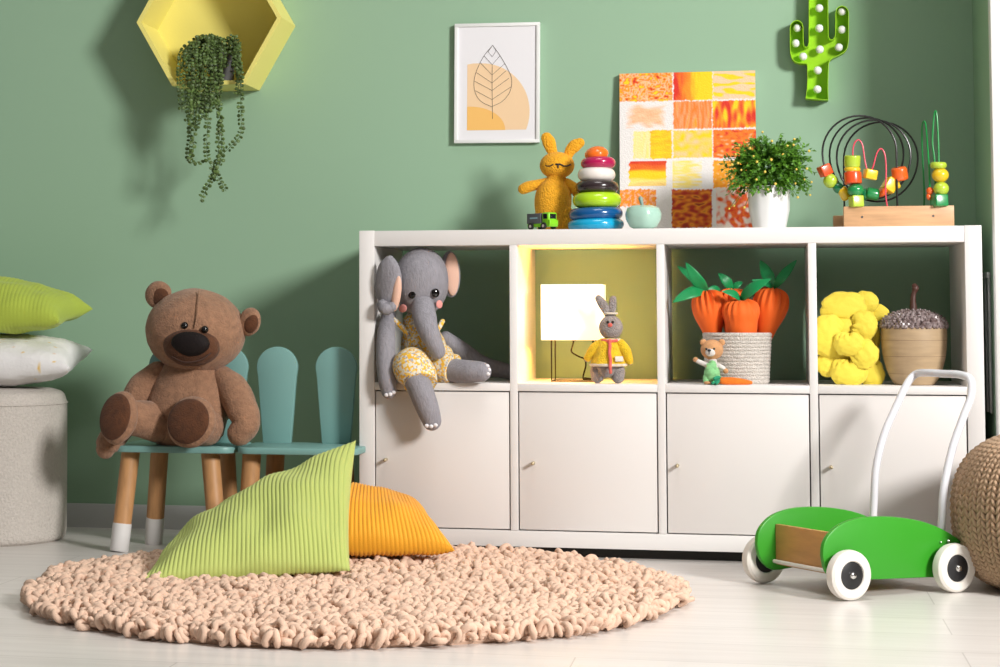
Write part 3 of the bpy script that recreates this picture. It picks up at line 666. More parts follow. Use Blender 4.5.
# grey bunny in yellow coat
M_gy = yarn('grey_yarn', (.38, .34, .33, 1), 300, 1, .35); M_coat = yarn('yellow_coat_yarn', (.90, .60, .014, 1), 320, .9); M_cream = yarn('cream_yarn', (.80, .72, .60, 1), 600); M_coral = yarn('coral_yarn', (.85, .16, .12, 1), 700)
z = Z(575, 285, 6.354, .045); r = z.r; gb = thing('toy_bunny', (z.p(210, 0).x, .045, ZS), 'grey knitted bunny in yellow coat and coral scarf standing by the lit lamp', 'soft toy')
for x_ in (138, 268):
    MB().tube([V(z.p(x_, 0).x, .045, ZS + r(40)), V(z.p(x_, 0).x, .045, ZS + r(80)), z.p(x_ + (205 - x_) * .25, 500)], [r(40), r(45), r(44)], seg=20, sub=4).build('leg', M_gy, gb)
MB().tube([z.p(205, 500), z.p(215, 430), z.p(225, 370)], [r(92), r(80), r(48)], seg=28, sub=5, flat=.8, upv=(1, 0, 0)).build('body', M_gy, gb)
ct = MB().lathe([(r(46), r(172)), (r(62), r(160)), (r(84), r(100)), (r(100), r(50)), (r(116), r(6)), (r(118), 0), (r(112), r(2)), (r(92), r(50)), (r(40), r(165))], z.p(212, 512), 40, fn=lambda a_, q, h: (q * (1 + .02 * math.cos(9 * a_)), h)).build('coat', M_coat, gb)
MB().torus(z.p(212, 507), r(112), r(9), seg=40, rs=8).build('hem', M_cream, ct)
MB().box(z.p(280, 470, -r(98)), (r(56), .003, r(34)), Euler((-.25, 0, .5)), bevel=.001).build('pocket', M_cream, ct)
for pts in ([(165, 375), (125, 405), (90, 450), (76, 470)], [(290, 375), (320, 420), (342, 470), (348, 490)]):
    q = [z.p(x, y, -.004) for x, y in pts]
    am = MB().tube(q[:3] + [q[2].lerp(q[3], .7)], [r(32), r(36), r(27), r(24)], seg=18, sub=4).build('sleeve', M_coat, gb)
    MB().ball(q[3], (r(19), r(18), r(19))).build('hand', M_gy, gb)
hd = MB().ball(z.p(228, 270), (r(75), r(70), r(77)), nu=28, nv=18).build('head', M_gy, gb)
for pts, rad in (([(212, 195), (192, 150), (168, 110), (150, 85)], [20, 28, 28, 22]), ([(235, 195), (238, 155), (240, 110), (243, 88)], [16, 23, 24, 20])):
    MB().tube([z.p(x, y, .002) for x, y in pts], [r(q) for q in rad], seg=16, sub=4, flat=.5, upv=(0, 1, 0)).build('ear', M_gy, hd)
MB().tube([z.p(228 + 40 * math.cos(t), 181, -.5 * r(40) * math.sin(t)) for t in [i * PI / 6 for i in range(13)]], r(7), seg=8, sub=1, cap=False).build('ear_band', M_cream, hd)
MB().tube([z.p(228 + 56 * math.cos(t), 347 + 3 * math.sin(t), -r(54) * math.sin(t)) for t in [i * PI / 10 for i in range(21)]], r(8), seg=8, sub=1, cap=False).build('collar', M_cream, ct)
MB().tube([z.p(176, 352, -r(46)), z.p(208, 358, -r(60)), z.p(222, 380, -r(80)), z.p(219, 430, -r(102)), z.p(226, 480, -r(116)), z.p(223, 512, -r(124)), z.p(226, 556, -r(118))], r(10), seg=10, sub=5).tube([z.p(220, 358, -r(62)), z.p(264, 353, -r(46))], r(10), seg=10, sub=1).ball(z.p(220, 358, -r(64)), r(15), nu=12, nv=8).build('scarf', M_coral, gb)
for x_ in (208, 240): MB().ball(z.p(x_, 236, -r(62)), r(10), nu=12, nv=8).build('eye', M_blk, hd)
MB().ball(z.p(223, 254, -r(69)), (r(15), r(8), r(13)), nu=14, nv=8).build('nose', M_coral, hd)

# rope basket with fabric carrots
M_rope = mat('cream_rope', (.80, .74, .67, 1), .9, bump=1, bscale=330, kind='voronoi', stretch=(1, 1, 1.6), vary=.3, vscale=160); z = Z(690, 330, 11.11, .118); r = z.r
bx0, bx1 = z.p(150, 0).x, z.p(898, 0).x; bc = V((bx0 + bx1) / 2, .118, ZS); Rb = (bx1 - bx0) / 2; BH = z.p(0, 34).z - ZS
bk = thing('rope_basket', bc, 'cream coiled rope basket filled with fabric carrots in the third niche', 'basket')
pr = [(0, .002), (Rb * .9, .0)]; NC = 14
for i in range(NC * 6 + 1):
    t = i / (NC * 6); pr.append((Rb * (.93 + .09 * t) + .0017 * abs(math.sin(PI * i / 6)), .002 + t * (BH - .002)))
pr += [(Rb * 1.0, BH + .002), (Rb * .97, BH), (Rb * .94, BH - .02), (Rb * .86, .006), (0, .006)]
MB().lathe(pr, bc, 90).build('coiled_wall', M_rope, bk)
M_carrot = mat('orange_fabric', (.86, .13, .005, 1), .75, bump=.15, bscale=700, sheen=.2); M_cleaf = mat('green_satin_leaf', (.004, .26, .075, 1), .4, sheen=.2, bump=.08, bscale=120)
z = Z(660, 240, 4.169, .0); r = z.r
def puff_leaf(b, p0, p1, w_, nrm, curl=.15):
    """stuffed pointed leaf from p0 to p1"""
    d = p1 - p0; L_ = d.length; d = d / L_; n_ = (nrm - d * nrm.dot(d)).normalized(); x_ = d.cross(n_)
    def f(u, v):
        a_ = u * 2 * PI; t = v; ww = w_ * (math.sin(PI * min(1, t * .94 + .05)) ** .75) * (1.1 - .25 * t); th = ww * .28
        return p0 + d * L_ * t + n_ * curl * L_ * math.sin(PI * t) + x_ * ww * math.cos(a_) + n_ * (th * math.sin(a_) + .12 * w_ * abs(math.cos(a_)))
    b.grid(f, 18, 16, cu=True); return b
def carrot(label, topp, tip, R_, leaves, mid=(.60, .36), pleat=.17):
    """gathered cloth carrot, neck at topp, point at tip"""
    ax = (tip - topp); L_ = ax.length
    g_ = thing('fabric_carrot', tip, label, 'soft toy', 'fabric carrots in the rope basket')
    rot = (-ax).to_track_quat('Z', 'Y'); pr = [(0, L_ * .985), (R_ * .16, L_ * .99), (R_ * .32, L_ * 1.0), (R_ * .60, L_ * .985), (R_ * .86, L_ * .94), (R_ * 1.0, L_ * .84), (R_ * .93, L_ * .72), (R_ * mid[0], L_ * .55), (R_ * mid[1], L_ * .38), (R_ * mid[1] * .5, L_ * .18), (R_ * .12, L_ * .03), (0, 0)]
    pr = [(max(0, float(q[0])), float(q[1])) for q in catmull([list(q) for q in pr], 4)]
    def pl_(a_, q, h):
        t = h / L_; k_ = max(0, (t - .70) / .30); w = math.cos(15 * a_ + 1.3 * math.sin(3 * a_)) * (.6 + .4 * math.sin(2 * a_ + 1)); return (q * (1 + pleat * k_ * w * (q > R_ * .1)), h + .002 * k_ * w)
    MB().lathe(pr, tip, 90, rot, fn=pl_).build('root', M_carrot, g_, smooth=60)
    for (p1, w_, n_) in leaves:
        puff_leaf(MB(), topp, p1, w_, Vector(n_)).build('leaf', M_cleaf, g_, smooth=60)
    return g_
bz = ZS + .012
def CZp(x, y, Y): z.Y = Y; return z.p(x, y)
carrot('fabric carrot at left of the rope basket with one leaf up and one sideways', CZp(194, 212, .118), V(bc.x - .044, .118, bz), r(70), [(CZp(108, 92, .07), r(27), (-.3, -1, .2)), (CZp(52, 262, .06), r(28), (0, -1, .5)), (CZp(72, 108, .12), r(18), (0, -1, .2)), (CZp(250, 205, .15), r(16), (0, -1, .2))])
carrot('fabric carrot at front of rope basket, shortest one, leaf leaning right', CZp(336, 250, .088), V(bc.x + .012, .098, bz), r(72), [(CZp(464, 162, .04), r(26), (0, -1, .4)), (CZp(258, 215, .05), r(20), (.1, -1, .6))], (.84, .5))
carrot('shaded fabric carrot standing at right of the rope basket', CZp(474, 202, .135), V(bc.x + .044, .128, bz), r(72), [(CZp(418, 85, .14), r(26), (0, -1, .1)), (CZp(570, 84, .13), r(20), (0, -1, .2)), (CZp(380, 168, .10), r(15), (0, -1, .5))])
carrot('fabric carrot at back of the basket, mostly hidden behind the other carrots', CZp(300, 205, .165), V(bc.x - .005, .158, bz), r(66), [(CZp(242, 138, .15), r(22), (0, -1, .4)), (CZp(345, 175, .17), r(15), (0, -1, .4))])

# little crochet bear
M_tan = yarn('tan_yarn', (.70, .36, .16, 1), 900); M_wy = yarn('white_yarn', (.80, .76, .72, 1), 900); M_mint = yarn('mint_yarn', (.30, .70, .30, 1), 900); M_cy = yarn('orange_yarn', (.88, .20, .008, 1), 900); M_dg = yarn('dark_green_yarn', (.01, .30, .15, 1), 900)
z = Z(690, 330, 11.11, .028); r = z.r; kb = thing('toy_bear', (z.p(235, 0).x, .028, ZS), 'tiny crochet bear in mint green overalls standing in front of the rope basket', 'soft toy')
MB().tube([V(z.p(238, 0).x, .028, ZS + r(85)), V(z.p(240, 0).x, .028, ZS + r(140)), z.p(248, 380)], [r(100), r(108), r(66)], seg=24, sub=5, flat=.8, upv=(1, 0, 0)).build('overalls', M_mint, kb)
MB().tube([z.p(248, 400), z.p(250, 355)], [r(72), r(52)], seg=22, sub=3).build('shirt', M_wy, kb)
MB().box(z.p(240, 405, -r(74)), (r(110), .003, r(70)), Euler((-.25, 0, 0)), bevel=.001).build('bib', M_mint, kb)
for x_ in (190, 285): MB().tube([V(z.p(x_, 0).x,   .019, ZS + r(36)), V(z.p(x_, 0).x, .024, ZS + r(75))], [r(46), r(52)], seg=18, sub=3).build('leg', M_mint, kb); MB().ball(V(z.p(x_, 0).x, .014, ZS + r(22)), (r(40), r(48), r(21))).build('foot', M_tan, kb)
for pts in ([(180, 385), (130, 365), (85, 345)], [(310, 390), (350, 415), (375, 432)]):
    q = [z.p(x, y, -.003) for x, y in pts]; MB().tube(q, [r(28), r(27), r(25)], seg=14).build('sleeve', M_wy, kb)
MB().ball(z.p(62, 330, -.003), (r(30), r(26), r(28))).build('hand', M_tan, kb); MB().ball(z.p(396, 456, -.005), (r(30), r(26), r(30))).build('hand', M_tan, kb)
hd = MB().ball(z.p(245, 218), (r(124), r(104), r(112)), nu=28, nv=18).build('head', M_tan, kb)
for x_, y_ in ((148, 138), (352, 138)): MB().ball(z.p(x_, y_), (r(38), r(24), r(38))).build('ear', M_tan, hd)
MB().ball(z.p(226, 248, -r(86)), (r(56), r(34), r(46))).build('muzzle', M_wy, hd)
MB().ball(z.p(214, 226, -r(118)), (r(20), r(11), r(15)), nu=14, nv=8).build('nose', M_blk, hd); MB().tube([z.p(214, 238, -r(121)), z.p(213, 266, -r(118))], r(5), seg=6, sub=1).build('mouth', M_blk, hd)
for x_, y_ in ((182, 211), (268, 209)): MB().ball(z.p(x_, y_, -r(96)), r(14), nu=12, nv=8).build('eye', M_blk, hd)
# small crochet carrot
q0, q1 = V(z.p(352, 0).x, .012, ZS + r(46)), V(z.p(668, 0).x, .032, ZS + r(24))
kc = thing('crochet_carrot', (q0.x, .012, ZS), 'small orange crochet carrot with dark green top lying by the tiny bear', 'soft toy')
MB().tube([q0, q0.lerp(q1, .35), q0.lerp(q1, .75), q1], [r(40), r(46), r(36), r(20)], seg=18, sub=4).build('root', M_cy, kc)
for e in ((-80, 70), (-100, 20), (-60, 5)):
    MB().tube([q0, q0 + V(r(e[0] * .5), -.003, r(e[1] * .5)), V(q0.x + r(e[0]), -.001, ZS + r(max(18, e[1])))], [r(16), r(20), r(18)], seg=12).build('leaf_top', M_dg, kc)

# yellow flower cushion
M_fy = mat('lemon_yellow_fabric', (.80, .64, .06, 1), .75, bump=.2, bscale=260, sheen=.25, sss=0)
z = Z(810, 285, 6.35, .10); r = z.r; fcn = z.p(262, 345); fcu = thing('flower_cushion', (fcn.x, .12, ZS), 'lemon yellow plush flower cushion of puffed petals beside the acorn pot', 'cushion')
rng = random.Random(5)
def petal(x, y, rx_, ry_, d, cx_, cy_, rot=0):
    c = z.p(x, y, d); cc = z.p(cx_, cy_, d); dirv = (cc - c); dirv = dirv.normalized() if dirv.length > 1e-4 else V(0, 0, 1); sd = rng.random() * 10
    bt = r(min(rx_, ry_)) * .58
    def fn(dr):
        al = max(0, dr.dot(dirv)); ang = math.atan2(dr.cross(dirv).length, dr.dot(dirv)); tw = math.atan2(dr.y, dr.x * dirv.z - dr.z * dirv.x)
        return 1 + .20 * al ** 1.6 * math.cos(9 * tw + sd + 2 * math.sin(3 * tw)) - .26 * al ** 5 - .07 * (1 - abs(noise.noise(dr * 2.6 + Vector((sd, 3, 0)))) * 2.2) ** 4 + .12 * noise.noise(dr * 1.8 + Vector((sd, 0, 0))) - .03 * al ** 6 * 6 * .5
    MB().ball(c, (r(rx_ * 1.18), bt, r(ry_ * 1.17)), Euler((0, rot, 0)), nu=56, nv=36, fn=fn).build('petal', M_fy, fcu, smooth=70)
for a_ in [(215, 148, 128, 92, .012, 240, 250), (348, 112, 72, 64, .045, 270, 200), (432, 175, 56, 46, .055, 350, 200), (118, 325, 92, 122, -.005, 215, 340), (340, 258, 72, 84, -.004, 270, 250), (250, 372, 82, 70, -.03, 250, 320), (345, 440, 76, 80, -.022, 280, 400), (126, 506, 84, 66, .005, 200, 470), (248, 552, 98, 82, -.012, 250, 460), (392, 560, 70, 76, .02, 320, 500), (385, 320, 52, 90, .05, 300, 320), (392, 440, 45, 85, .05, 300, 400), (300, 240, 100, 110, .05, 300, 300), (240, 450, 130, 130, .06, 240, 400), (205, 270, 80, 70, .008, 240, 330), (185, 430, 70, 60, .004, 240, 420), (310, 500, 60, 60, .015, 300, 440), (330, 360, 60, 70, .02, 280, 360)]:
    petal(*a_)

# acorn pot
M_ac = mat('pale_oak', (.50, .36, .215, 1), .5, vary=.22, vscale=14, stretch=(1, 1, 6)); M_cap = mat('brown_acorn_scale', (.085, .045, .040, 1), .22, vary=.5, vscale=90, col2=(.36, .30, .30, 1))
z = Z(810, 285, 6.35, .11); r = z.r; acx = z.p(654, 0).x; A = thing('acorn_pot', (acx, .11, ZS), 'wooden acorn-shaped pot with dark scaly lid and stalk in the fourth niche', 'pot')
AH = z.p(0, 268).z - ZS
pr = [(0, 0), (r(110), 0), (r(127), AH * .03), (r(160), AH * .2), (r(186), AH * .45), (r(198), AH * .7), (r(200), AH), (0, AH)]
pr = [(0, 0)] + [(float(q[0]), float(q[1])) for q in catmull([list(q) for q in pr[1:7]], 5)] + [(0, AH)]
M_seam = mat('dark_wood_seam', (.22, .14, .08, 1), .7)
ab = MB().lathe(pr, (acx, .11, ZS), 56).build('body', M_ac, A)
for gv in (.50, .78, .2):
    rq = next(q0[0] + (q1[0] - q0[0]) * (AH * gv - q0[1]) / (q1[1] - q0[1]) for q0, q1 in zip(pr[1:], pr[2:]) if q0[1] <= AH * gv <= q1[1])
    MB().torus((acx, .11, ZS + AH * gv), rq - .0002, .0005, seg=56, rs=8).build('wood_seam', M_seam, ab)
cpb = MB(); CR, CHh = r(202), r(112); c0 = V(acx, .11, ZS + AH)
cpb.lathe([(0, -.002), (CR * .96, -.002), (CR * .97, r(10)), (CR * .86, r(48)), (CR * .6, r(82)), (CR * .3, r(98)), (0, r(104))], c0, 48)
rng = random.Random(2)
for k_ in range(11):
    t = k_ / 10; el = t * PI / 2 * .96; rad = CR * math.cos(el) * (1 - .02) ; hh = r(6) + r(98) * math.sin(el); nn = max(3, int(2 * PI * rad / .0105))
    for i in range(nn):
        a_ = 2 * PI * (i + .5 * (k_ % 2)) / nn + rng.uniform(-.05, .05); p = c0 + V(rad * math.cos(a_), rad * math.sin(a_), hh)
        d = V(math.cos(a_) * math.cos(el), math.sin(a_) * math.cos(el), .55 + math.sin(el)).normalized()
        cpb.tube([p - d * .002, p + d * .0015, p + d * rng.uniform(.004, .006)], [.0058, .0055, .0016], seg=7, sub=1)
cpb.build('scaly_lid', M_cap, A, smooth=30)
s0 = c0 + V(0, 0, r(98)); MB().tube([s0 - V(0, 0, .005), z.p(655, 90), z.p(660, 50), z.p(668, 22), z.p(664, 6)], [r(24), r(17), r(15), r(23), r(17)], seg=14, sub=4).noise(.0012, 160).build('stalk', mat('dark_brown_stalk', (.075, .028, .02, 1), .5), A)
# ------------------------------------------------------------------ soft seating on the left
def cushion(corners, T, fn_disp=None, nu=60, nv=60, pinch=.07, Tb=None, p=.5, up=None, low=1.0):
    """pillow over four corner points (u,v)=(0,0),(1,0),(1,1),(0,1); returns MB; T = half thickness"""
    A, B, C, D = [Vector(c) for c in corners]; Tb = T if Tb is None else Tb; mb = MB()
    def base(u, v):
        s, t = 2 * u - 1, 2 * v - 1; u2 = .5 + .5 * s * (1 - pinch * (1 - t * t)); v2 = .5 + .5 * t * (1 - pinch * (1 - s * s))
        return A * (1 - u2) * (1 - v2) + B * u2 * (1 - v2) + C * u2 * v2 + D * (1 - u2) * v2
    def nrm(u, v):
        e = .01; n = (base(u + e, v) - base(u - e, v)).cross(base(u, v + e) - base(u, v - e)); return n.normalized()
    for sd, TT in ((1, T), (-1, Tb)):
        def f(i, j):
            u = .5 - .5 * math.cos(PI * i) if False else i; v = j
            s, t = 2 * u - 1, 2 * v - 1; h = ((1 - s * s) * (1 - t * t)); h = max(0, h) ** p
            n = nrm(u, v) * sd; P_ = base(u, v) + n * TT * h
            if fn_disp: P_ = P_ + n * fn_disp(u, v, sd, h)
            return P_
        mb.grid(f, nu, nv)
    return mb
def weld(o, zmin=None):
    if zmin is not None:
        b0 = BASE[o].z
        for v in o.data.vertices:
            if v.co.z + b0 < zmin: v.co.z = zmin - b0 + .15 * (v.co.z + b0 - zmin) * 0
    bm = bmesh.new(); bm.from_mesh(o.data); bmesh.ops.remove_doubles(bm, verts=bm.verts[:], dist=.0006); bmesh.ops.recalc_face_normals(bm, faces=bm.faces[:]); bm.to_mesh(o.data); bm.free()
    o.data.polygons.foreach_set('use_smooth', [True] * len(o.data.polygons)); o.data.update()
def cord(n, amp, wr=.004, seed=0, along='u', ws=9):
    def d(u, v, sd, h):
        q = u if along == 'u' else v
        e = min(1, h * 6)
        return amp * (abs(math.sin(PI * n * q)) - .5) * e + wr * noise.noise(Vector((u * ws, v * ws * .6, seed + sd))) * min(1, h * 2.5)
    return d
M_boucle = mat('cream_boucle', (.58, .53, .48, 1), .9, bump=.7, bscale=150, vary=.16, vscale=170, sheen=.15)
M_lime = mat('lime_corduroy', (.42, .52, .06, 1), .75, bump=.25, bscale=500, sheen=.3)
M_fluff = attr_mat('white_cushion_cotton', .85, .25, 160, .2)
# ottoman
Yo = .10; ox = W(-10, 470, Yo).x; OR_ = W(62.5, 470, Yo).x - ox; oz = W(20, 387, Yo - OR_).z
OH = W(20, 389, Yo - .05).z
ot = thing('ottoman', (ox, Yo, 0), 'round cream boucle ottoman carrying two cushions at left edge', 'ottoman')
pr = [(0, 0), (OR_ * .93, 0), (OR_ * .99, .012), (OR_ * 1.0, .05), (OR_ * 1.0, OH * .5), (OR_ * .995, OH - .055), (OR_ * .98, OH - .028), (OR_ * .93, OH - .010), (OR_ * .8, OH - .001), (0, OH + .004)]
pr2 = [(0, 0)] + [(float(q[0]), float(q[1])) for q in catmull([list(q) for q in pr[1:9]], 6)] + [(0, OH + .004)]
ob = MB().lathe(pr2, (ox, Yo, 0), 72).build('upholstered_body', M_boucle, ot)
MB().torus((ox, Yo, OH - .038), OR_ * .996, .0022, seg=72, rs=8).build('piping', M_boucle, ob)
# white cushion
def CQ(px, py, Y): return W(px, py, Y)
wc = [CQ(-110, 366, -.03), CQ(70, 368, -.02), CQ(93, 349, .26), CQ(-90, 352, .30)]
zc = OH + .075
wc = [V(q.x, q.y, 0) for q in wc]; wz = [CQ(0, 0, 0)] 
wc[0].z = OH + .050; wc[1].z = OH + .055; wc[2].z = CQ(93, 350, .26).z; wc[3].z = OH + .065
o = cushion(wc, .072, lambda u, v, sd, h: .006 * noise.noise(Vector((u * 7, v * 7, sd))) * min(1, 3 * h) + .0025 * noise.noise(Vector((u * 40, v * 40, sd))) * min(1, 3 * h), 70, 70, Tb=.062, p=.40).build('cushion', M_fluff, None)
ca = o.data.color_attributes.new('paint', 'FLOAT_COLOR', 'POINT'); rng = random.Random(8); cl_ = []
for i in range(len(o.data.vertices)):
    q = rng.random(); cl_ += list((.80, .50, .06, 1) if q < .006 else (.78, .60, .48, 1) if q < .010 else (.84, .825, .82, 1))
ca.data.foreach_set('color', cl_)
weld(o, OH + .0045); tag(o, 'white patterned cushion lying on the cream ottoman below the lime green one', 'cushion')
# lime cushion on top
gz = [CQ(-100, 318, 0).z] 
gc = [V(CQ(-120, 300, 0).x, .0, CQ(0, 322, .0).z), V(CQ(62, 300, .02).x, .0, CQ(62, 322, .0).z), V(CQ(93, 309, .27).x, .27, CQ(93, 309, .27).z), V(CQ(-100, 300, .33).x, .33, CQ(-60, 300, .33).z)]
def gdisp(u, v, sd, h): return cord(46, .0013, .007, 3)(u, v, sd, h)
o = cushion(gc, .094, gdisp, 240, 50, Tb=.048, p=.42).build('cushion', M_lime, None)
weld(o); tag(o, 'lime green corduroy cushion on top of the cushion stack on the ottoman', 'cushion')

# ------------------------------------------------------------------ children's chairs
M_teal = mat('teal_chair_paint', (.19, .37, .345, 1), .45); M_leg = mat('light_beech_leg', (.58, .30, .125, 1), .5, vary=.22, vscale=16, stretch=(6, 6, 1)); M_sock = mat('white_leg_tip', (.72, .70, .68, 1), .5)
CYF, CYB = -.115, .105
def chair(xl, xr, ears, legs, label):
    zs = W((170, 446)[0], 446.5, CYF).z; cx_ = (xl + xr) / 2; w_ = xr - xl
    t = thing('childrens_chair', (cx_, (CYF + CYB) / 2, 0), label, 'chair', 'teal chairs with rabbit ears')
    rr = .035; pl = []
    for (qx, qy, a0) in ((xr - rr, CYB - rr, 0), (xl + rr, CYB - rr, 90), (xl + rr, CYF + rr, 180), (xr - rr, CYF + rr, 270)):
        for k in range(7): a = math.radians(a0 + 15 * k); pl.append((qx + rr * math.cos(a) - cx_, qy + rr * math.sin(a)))
    MB().prism(pl, (cx_, 0, zs - .016), (1, 0, 0), (0, 1, 0), .016, bevel=.003).build('seat', M_teal, t)
    for ex in ears:
        by = CYB - .03; bx_ = W(ex, 400, by).x; tp_ = []
        z0, z1 = zs - .001, W(277, 346.5, CYB - .03).z; hw = .053
        for (x, y) in [(-.036, z0), (-.042, z0 + .07), (-.0495, z1 - .075)] + [(hw * -math.cos(a), z1 - hw + hw * math.sin(a)) for a in [i * PI / 16 for i in range(17)]] + [(.0495, z1 - .075), (.042, z0 + .07), (.036, z0)]: tp_.append((x, y))
        MB().prism(tp_, (bx_, by + .008, 0), (1, 0, 0), (0, 0, 1), .016, bevel=.003).build('backrest_ear', M_teal, t)
    for (pt_, pb_, yt, yb) in legs:
        top_ = W(pt_, 455, yt); top_.z = zs - .012; bot = W(pb_, 550, yb); bot.z = 0
        k_ = bot.lerp(top_, .068 / top_.z)
        lg = MB().tube([k_, top_], [.0225, .0228], seg=24, sub=1, cap=False).build('leg', M_leg, t)
        MB().tube([V(bot.x, bot.y, .0005), bot.lerp(k_, .08), k_], [.0215, .0232, .0236], seg=24, sub=1, cap=False).build('leg_tip', M_sock, lg)
    return t, zs
xa0, xa1 = W(111, 448, CYF).x, W(231.5, 448, CYF).x; xb0, xb1 = W(234.5, 448, CYF).x, W(356, 448, CYF).x
ch1, zs = chair(xa0, xa1, (169, 228), ((131, 119, -.06, -.088), (210, 219, -.06, -.088), (160, 153.5, .055, .085), (226, 231, .055, .085)), 'teal chair with rabbit-ear backrest and wooden legs, seating the brown teddy bear')
ch2, zs = chair(xb0, xb1, (277.5, 336.5), ((252, 246, -.055, -.06), (330, 334, -.05, -.025), (276, 271, .055, .085), (344, 348, .055, .085)), 'empty teal chair with rabbit-ear backrest beside the white cabinet')

# ------------------------------------------------------------------ teddy bear
M_fur = mat('brown_plush', (.355, .185, .105, 1), .9, bump=.8, bscale=220, vary=.35, vscale=70, sheen=.45)
M_pad = mat('dark_brown_plush', (.115, .038, .012, 1), .9, bump=.7, bscale=240, vary=.4, vscale=60, sheen=.2)
M_nose = mat('black_plush', (.010, .006, .006, 1), .75, bump=.4, bscale=250, spec=.25); M_eye = mat('black_glass_eye', (.006, .005, .005, 1), .08)
M_thread = mat('dark_stitching', (.05, .02, .012, 1), .8)
TY = -.034; z = Z(80, 270, 2.3, TY); r = z.r
td = thing('teddy_bear', (z.p(240, 0).x, TY, zs), 'large brown plush teddy bear with dark nose sitting on the left teal chair', 'soft toy')
def plush(mb, amp=.003, s_=38): return mb.noise(amp, s_)
def sit(mb, z0):
    for v in mb.v:
        if v.z < z0: v.z = z0
    return mb
def facing(dx, dz, ry): pass
sit(plush(MB().tube([V(z.p(248, 0).x, TY, zs + r(62)), z.p(248, 320), z.p(252, 265), z.p(258, 215)], [r(92), r(100), r(84), r(58)], seg=40, sub=8, flat=.85, upv=(0, 1, 0)), .0025), zs + .0005).build('body', M_fur, td)
Rh = Euler((math.radians(4), math.radians(6), math.radians(-10)))
def hfn(d): return 1 + .06 * max(0, -d.z) * (1 - abs(d.x)) - .05 * max(0, d.z) * abs(d.x)
hd = plush(MB().ball(z.p(266, 138), (r(117), r(104), r(95)), Rh, nu=56, nv=36, fn=hfn), .0025).build('head', M_fur, td)
for (x, y, w_, h_, rt) in ((180, 57, 34, 31, -.25), (390, 119, 26, 33, .35)):
    er = plush(MB().ball(z.p(x, y, -.005), (r(w_), r(17), r(h_)), Euler((0, rt, -.2)), nu=30, nv=20), .002).build('ear', M_fur, hd)
    MB().ball(z.p(x + (3 if x < 200 else 3), y + 4, -.005 - r(11)), (r(w_ * .68), r(9), r(h_ * .68)), Euler((0, rt, -.2)), nu=24, nv=14).build('inner_ear', M_pad, er)
mz = plush(MB().ball(z.p(256, 176, -r(80)), (r(66), r(48), r(44)), Euler((.1, .08, -.15)), nu=44, nv=28), .002).build('muzzle', M_pad, hd)
MB().tube([z.p(212, 200, -r(120)), z.p(240, 212, -r(130)), z.p(275, 208, -r(128)), z.p(300, 192, -r(118))], r(2), seg=8).build('mouth_stitch', M_thread, mz)
MB().ball(z.p(254, 171, -r(118)), (r(46), r(20), r(28)), Euler((.12, .05, -.15)), nu=36, nv=22, e=.9, fn=lambda d: 1 - .10 * max(0, -d.z) * abs(d.x) * 2).build('nose', M_nose, mz)
for x, y in ((241, 128), (287, 137)): MB().ball(z.p(x, y, -r(101)), r(8.5), nu=18, nv=12).build('eye', M_eye, hd)
MB().tube([z.p(274, 48, -r(52)), z.p(272, 80, -r(88)), z.p(268, 112, -r(102)), z.p(264, 132, -r(106))], r(1.6), seg=6).build('seam', M_fur, hd)
# arms
plush(MB().tube([z.p(180, 240, -r(6)), z.p(150, 268, -r(14)), z.p(125, 305, -r(26)), z.p(100, 352, -r(40)), z.p(66, 398, -r(66)), z.p(58, 412, -r(70))], [r(30), r(36), r(34), r(32), r(29), r(22)], seg=26, sub=6), .002).build('arm', M_fur, td)
plush(MB().tube([z.p(328, 246, 0), z.p(352, 276, -r(10)), z.p(372, 318, -r(30)), z.p(382, 352, -r(40)), V(z.p(380, 0).x, TY - r(44), zs + r(30))], [r(26), r(36), r(36), r(32), r(29)], seg=26, sub=6), .002).build('arm', M_fur, td)
# legs with foot pads
def foot(c, w_, h_, rt, yaw, back):
    c = Vector(c); R = Euler((math.radians(-12), rt, yaw))
    lg = sit(plush(MB().tube([back, back.lerp(c, .6) + V(0, 0, .004), c + V(0, .02, 0)], [r(46), r(40), r(36)], seg=28, sub=6).ball(c, (r(w_), r(26), r(h_)), R, nu=36, nv=24), .0018), zs + .0005).build('leg', M_fur, td)
    MB().ball(c + R.to_matrix() @ V(0, -r(15), 0), (r(w_ * .87), r(14), r(h_ * .87)), R, nu=32, nv=20).build('foot_pad', M_pad, lg)
    return lg
c1 = z.p(90, 340, -.125); c2 = z.p(256, 350, -.125)
foot(c1, 47, 60, .08, -.35, z.p(180, 350, -r(40)))
foot(c2, 59, 57, -.45, -.1, z.p(285, 360, -r(40)))
for px_ in (): pass

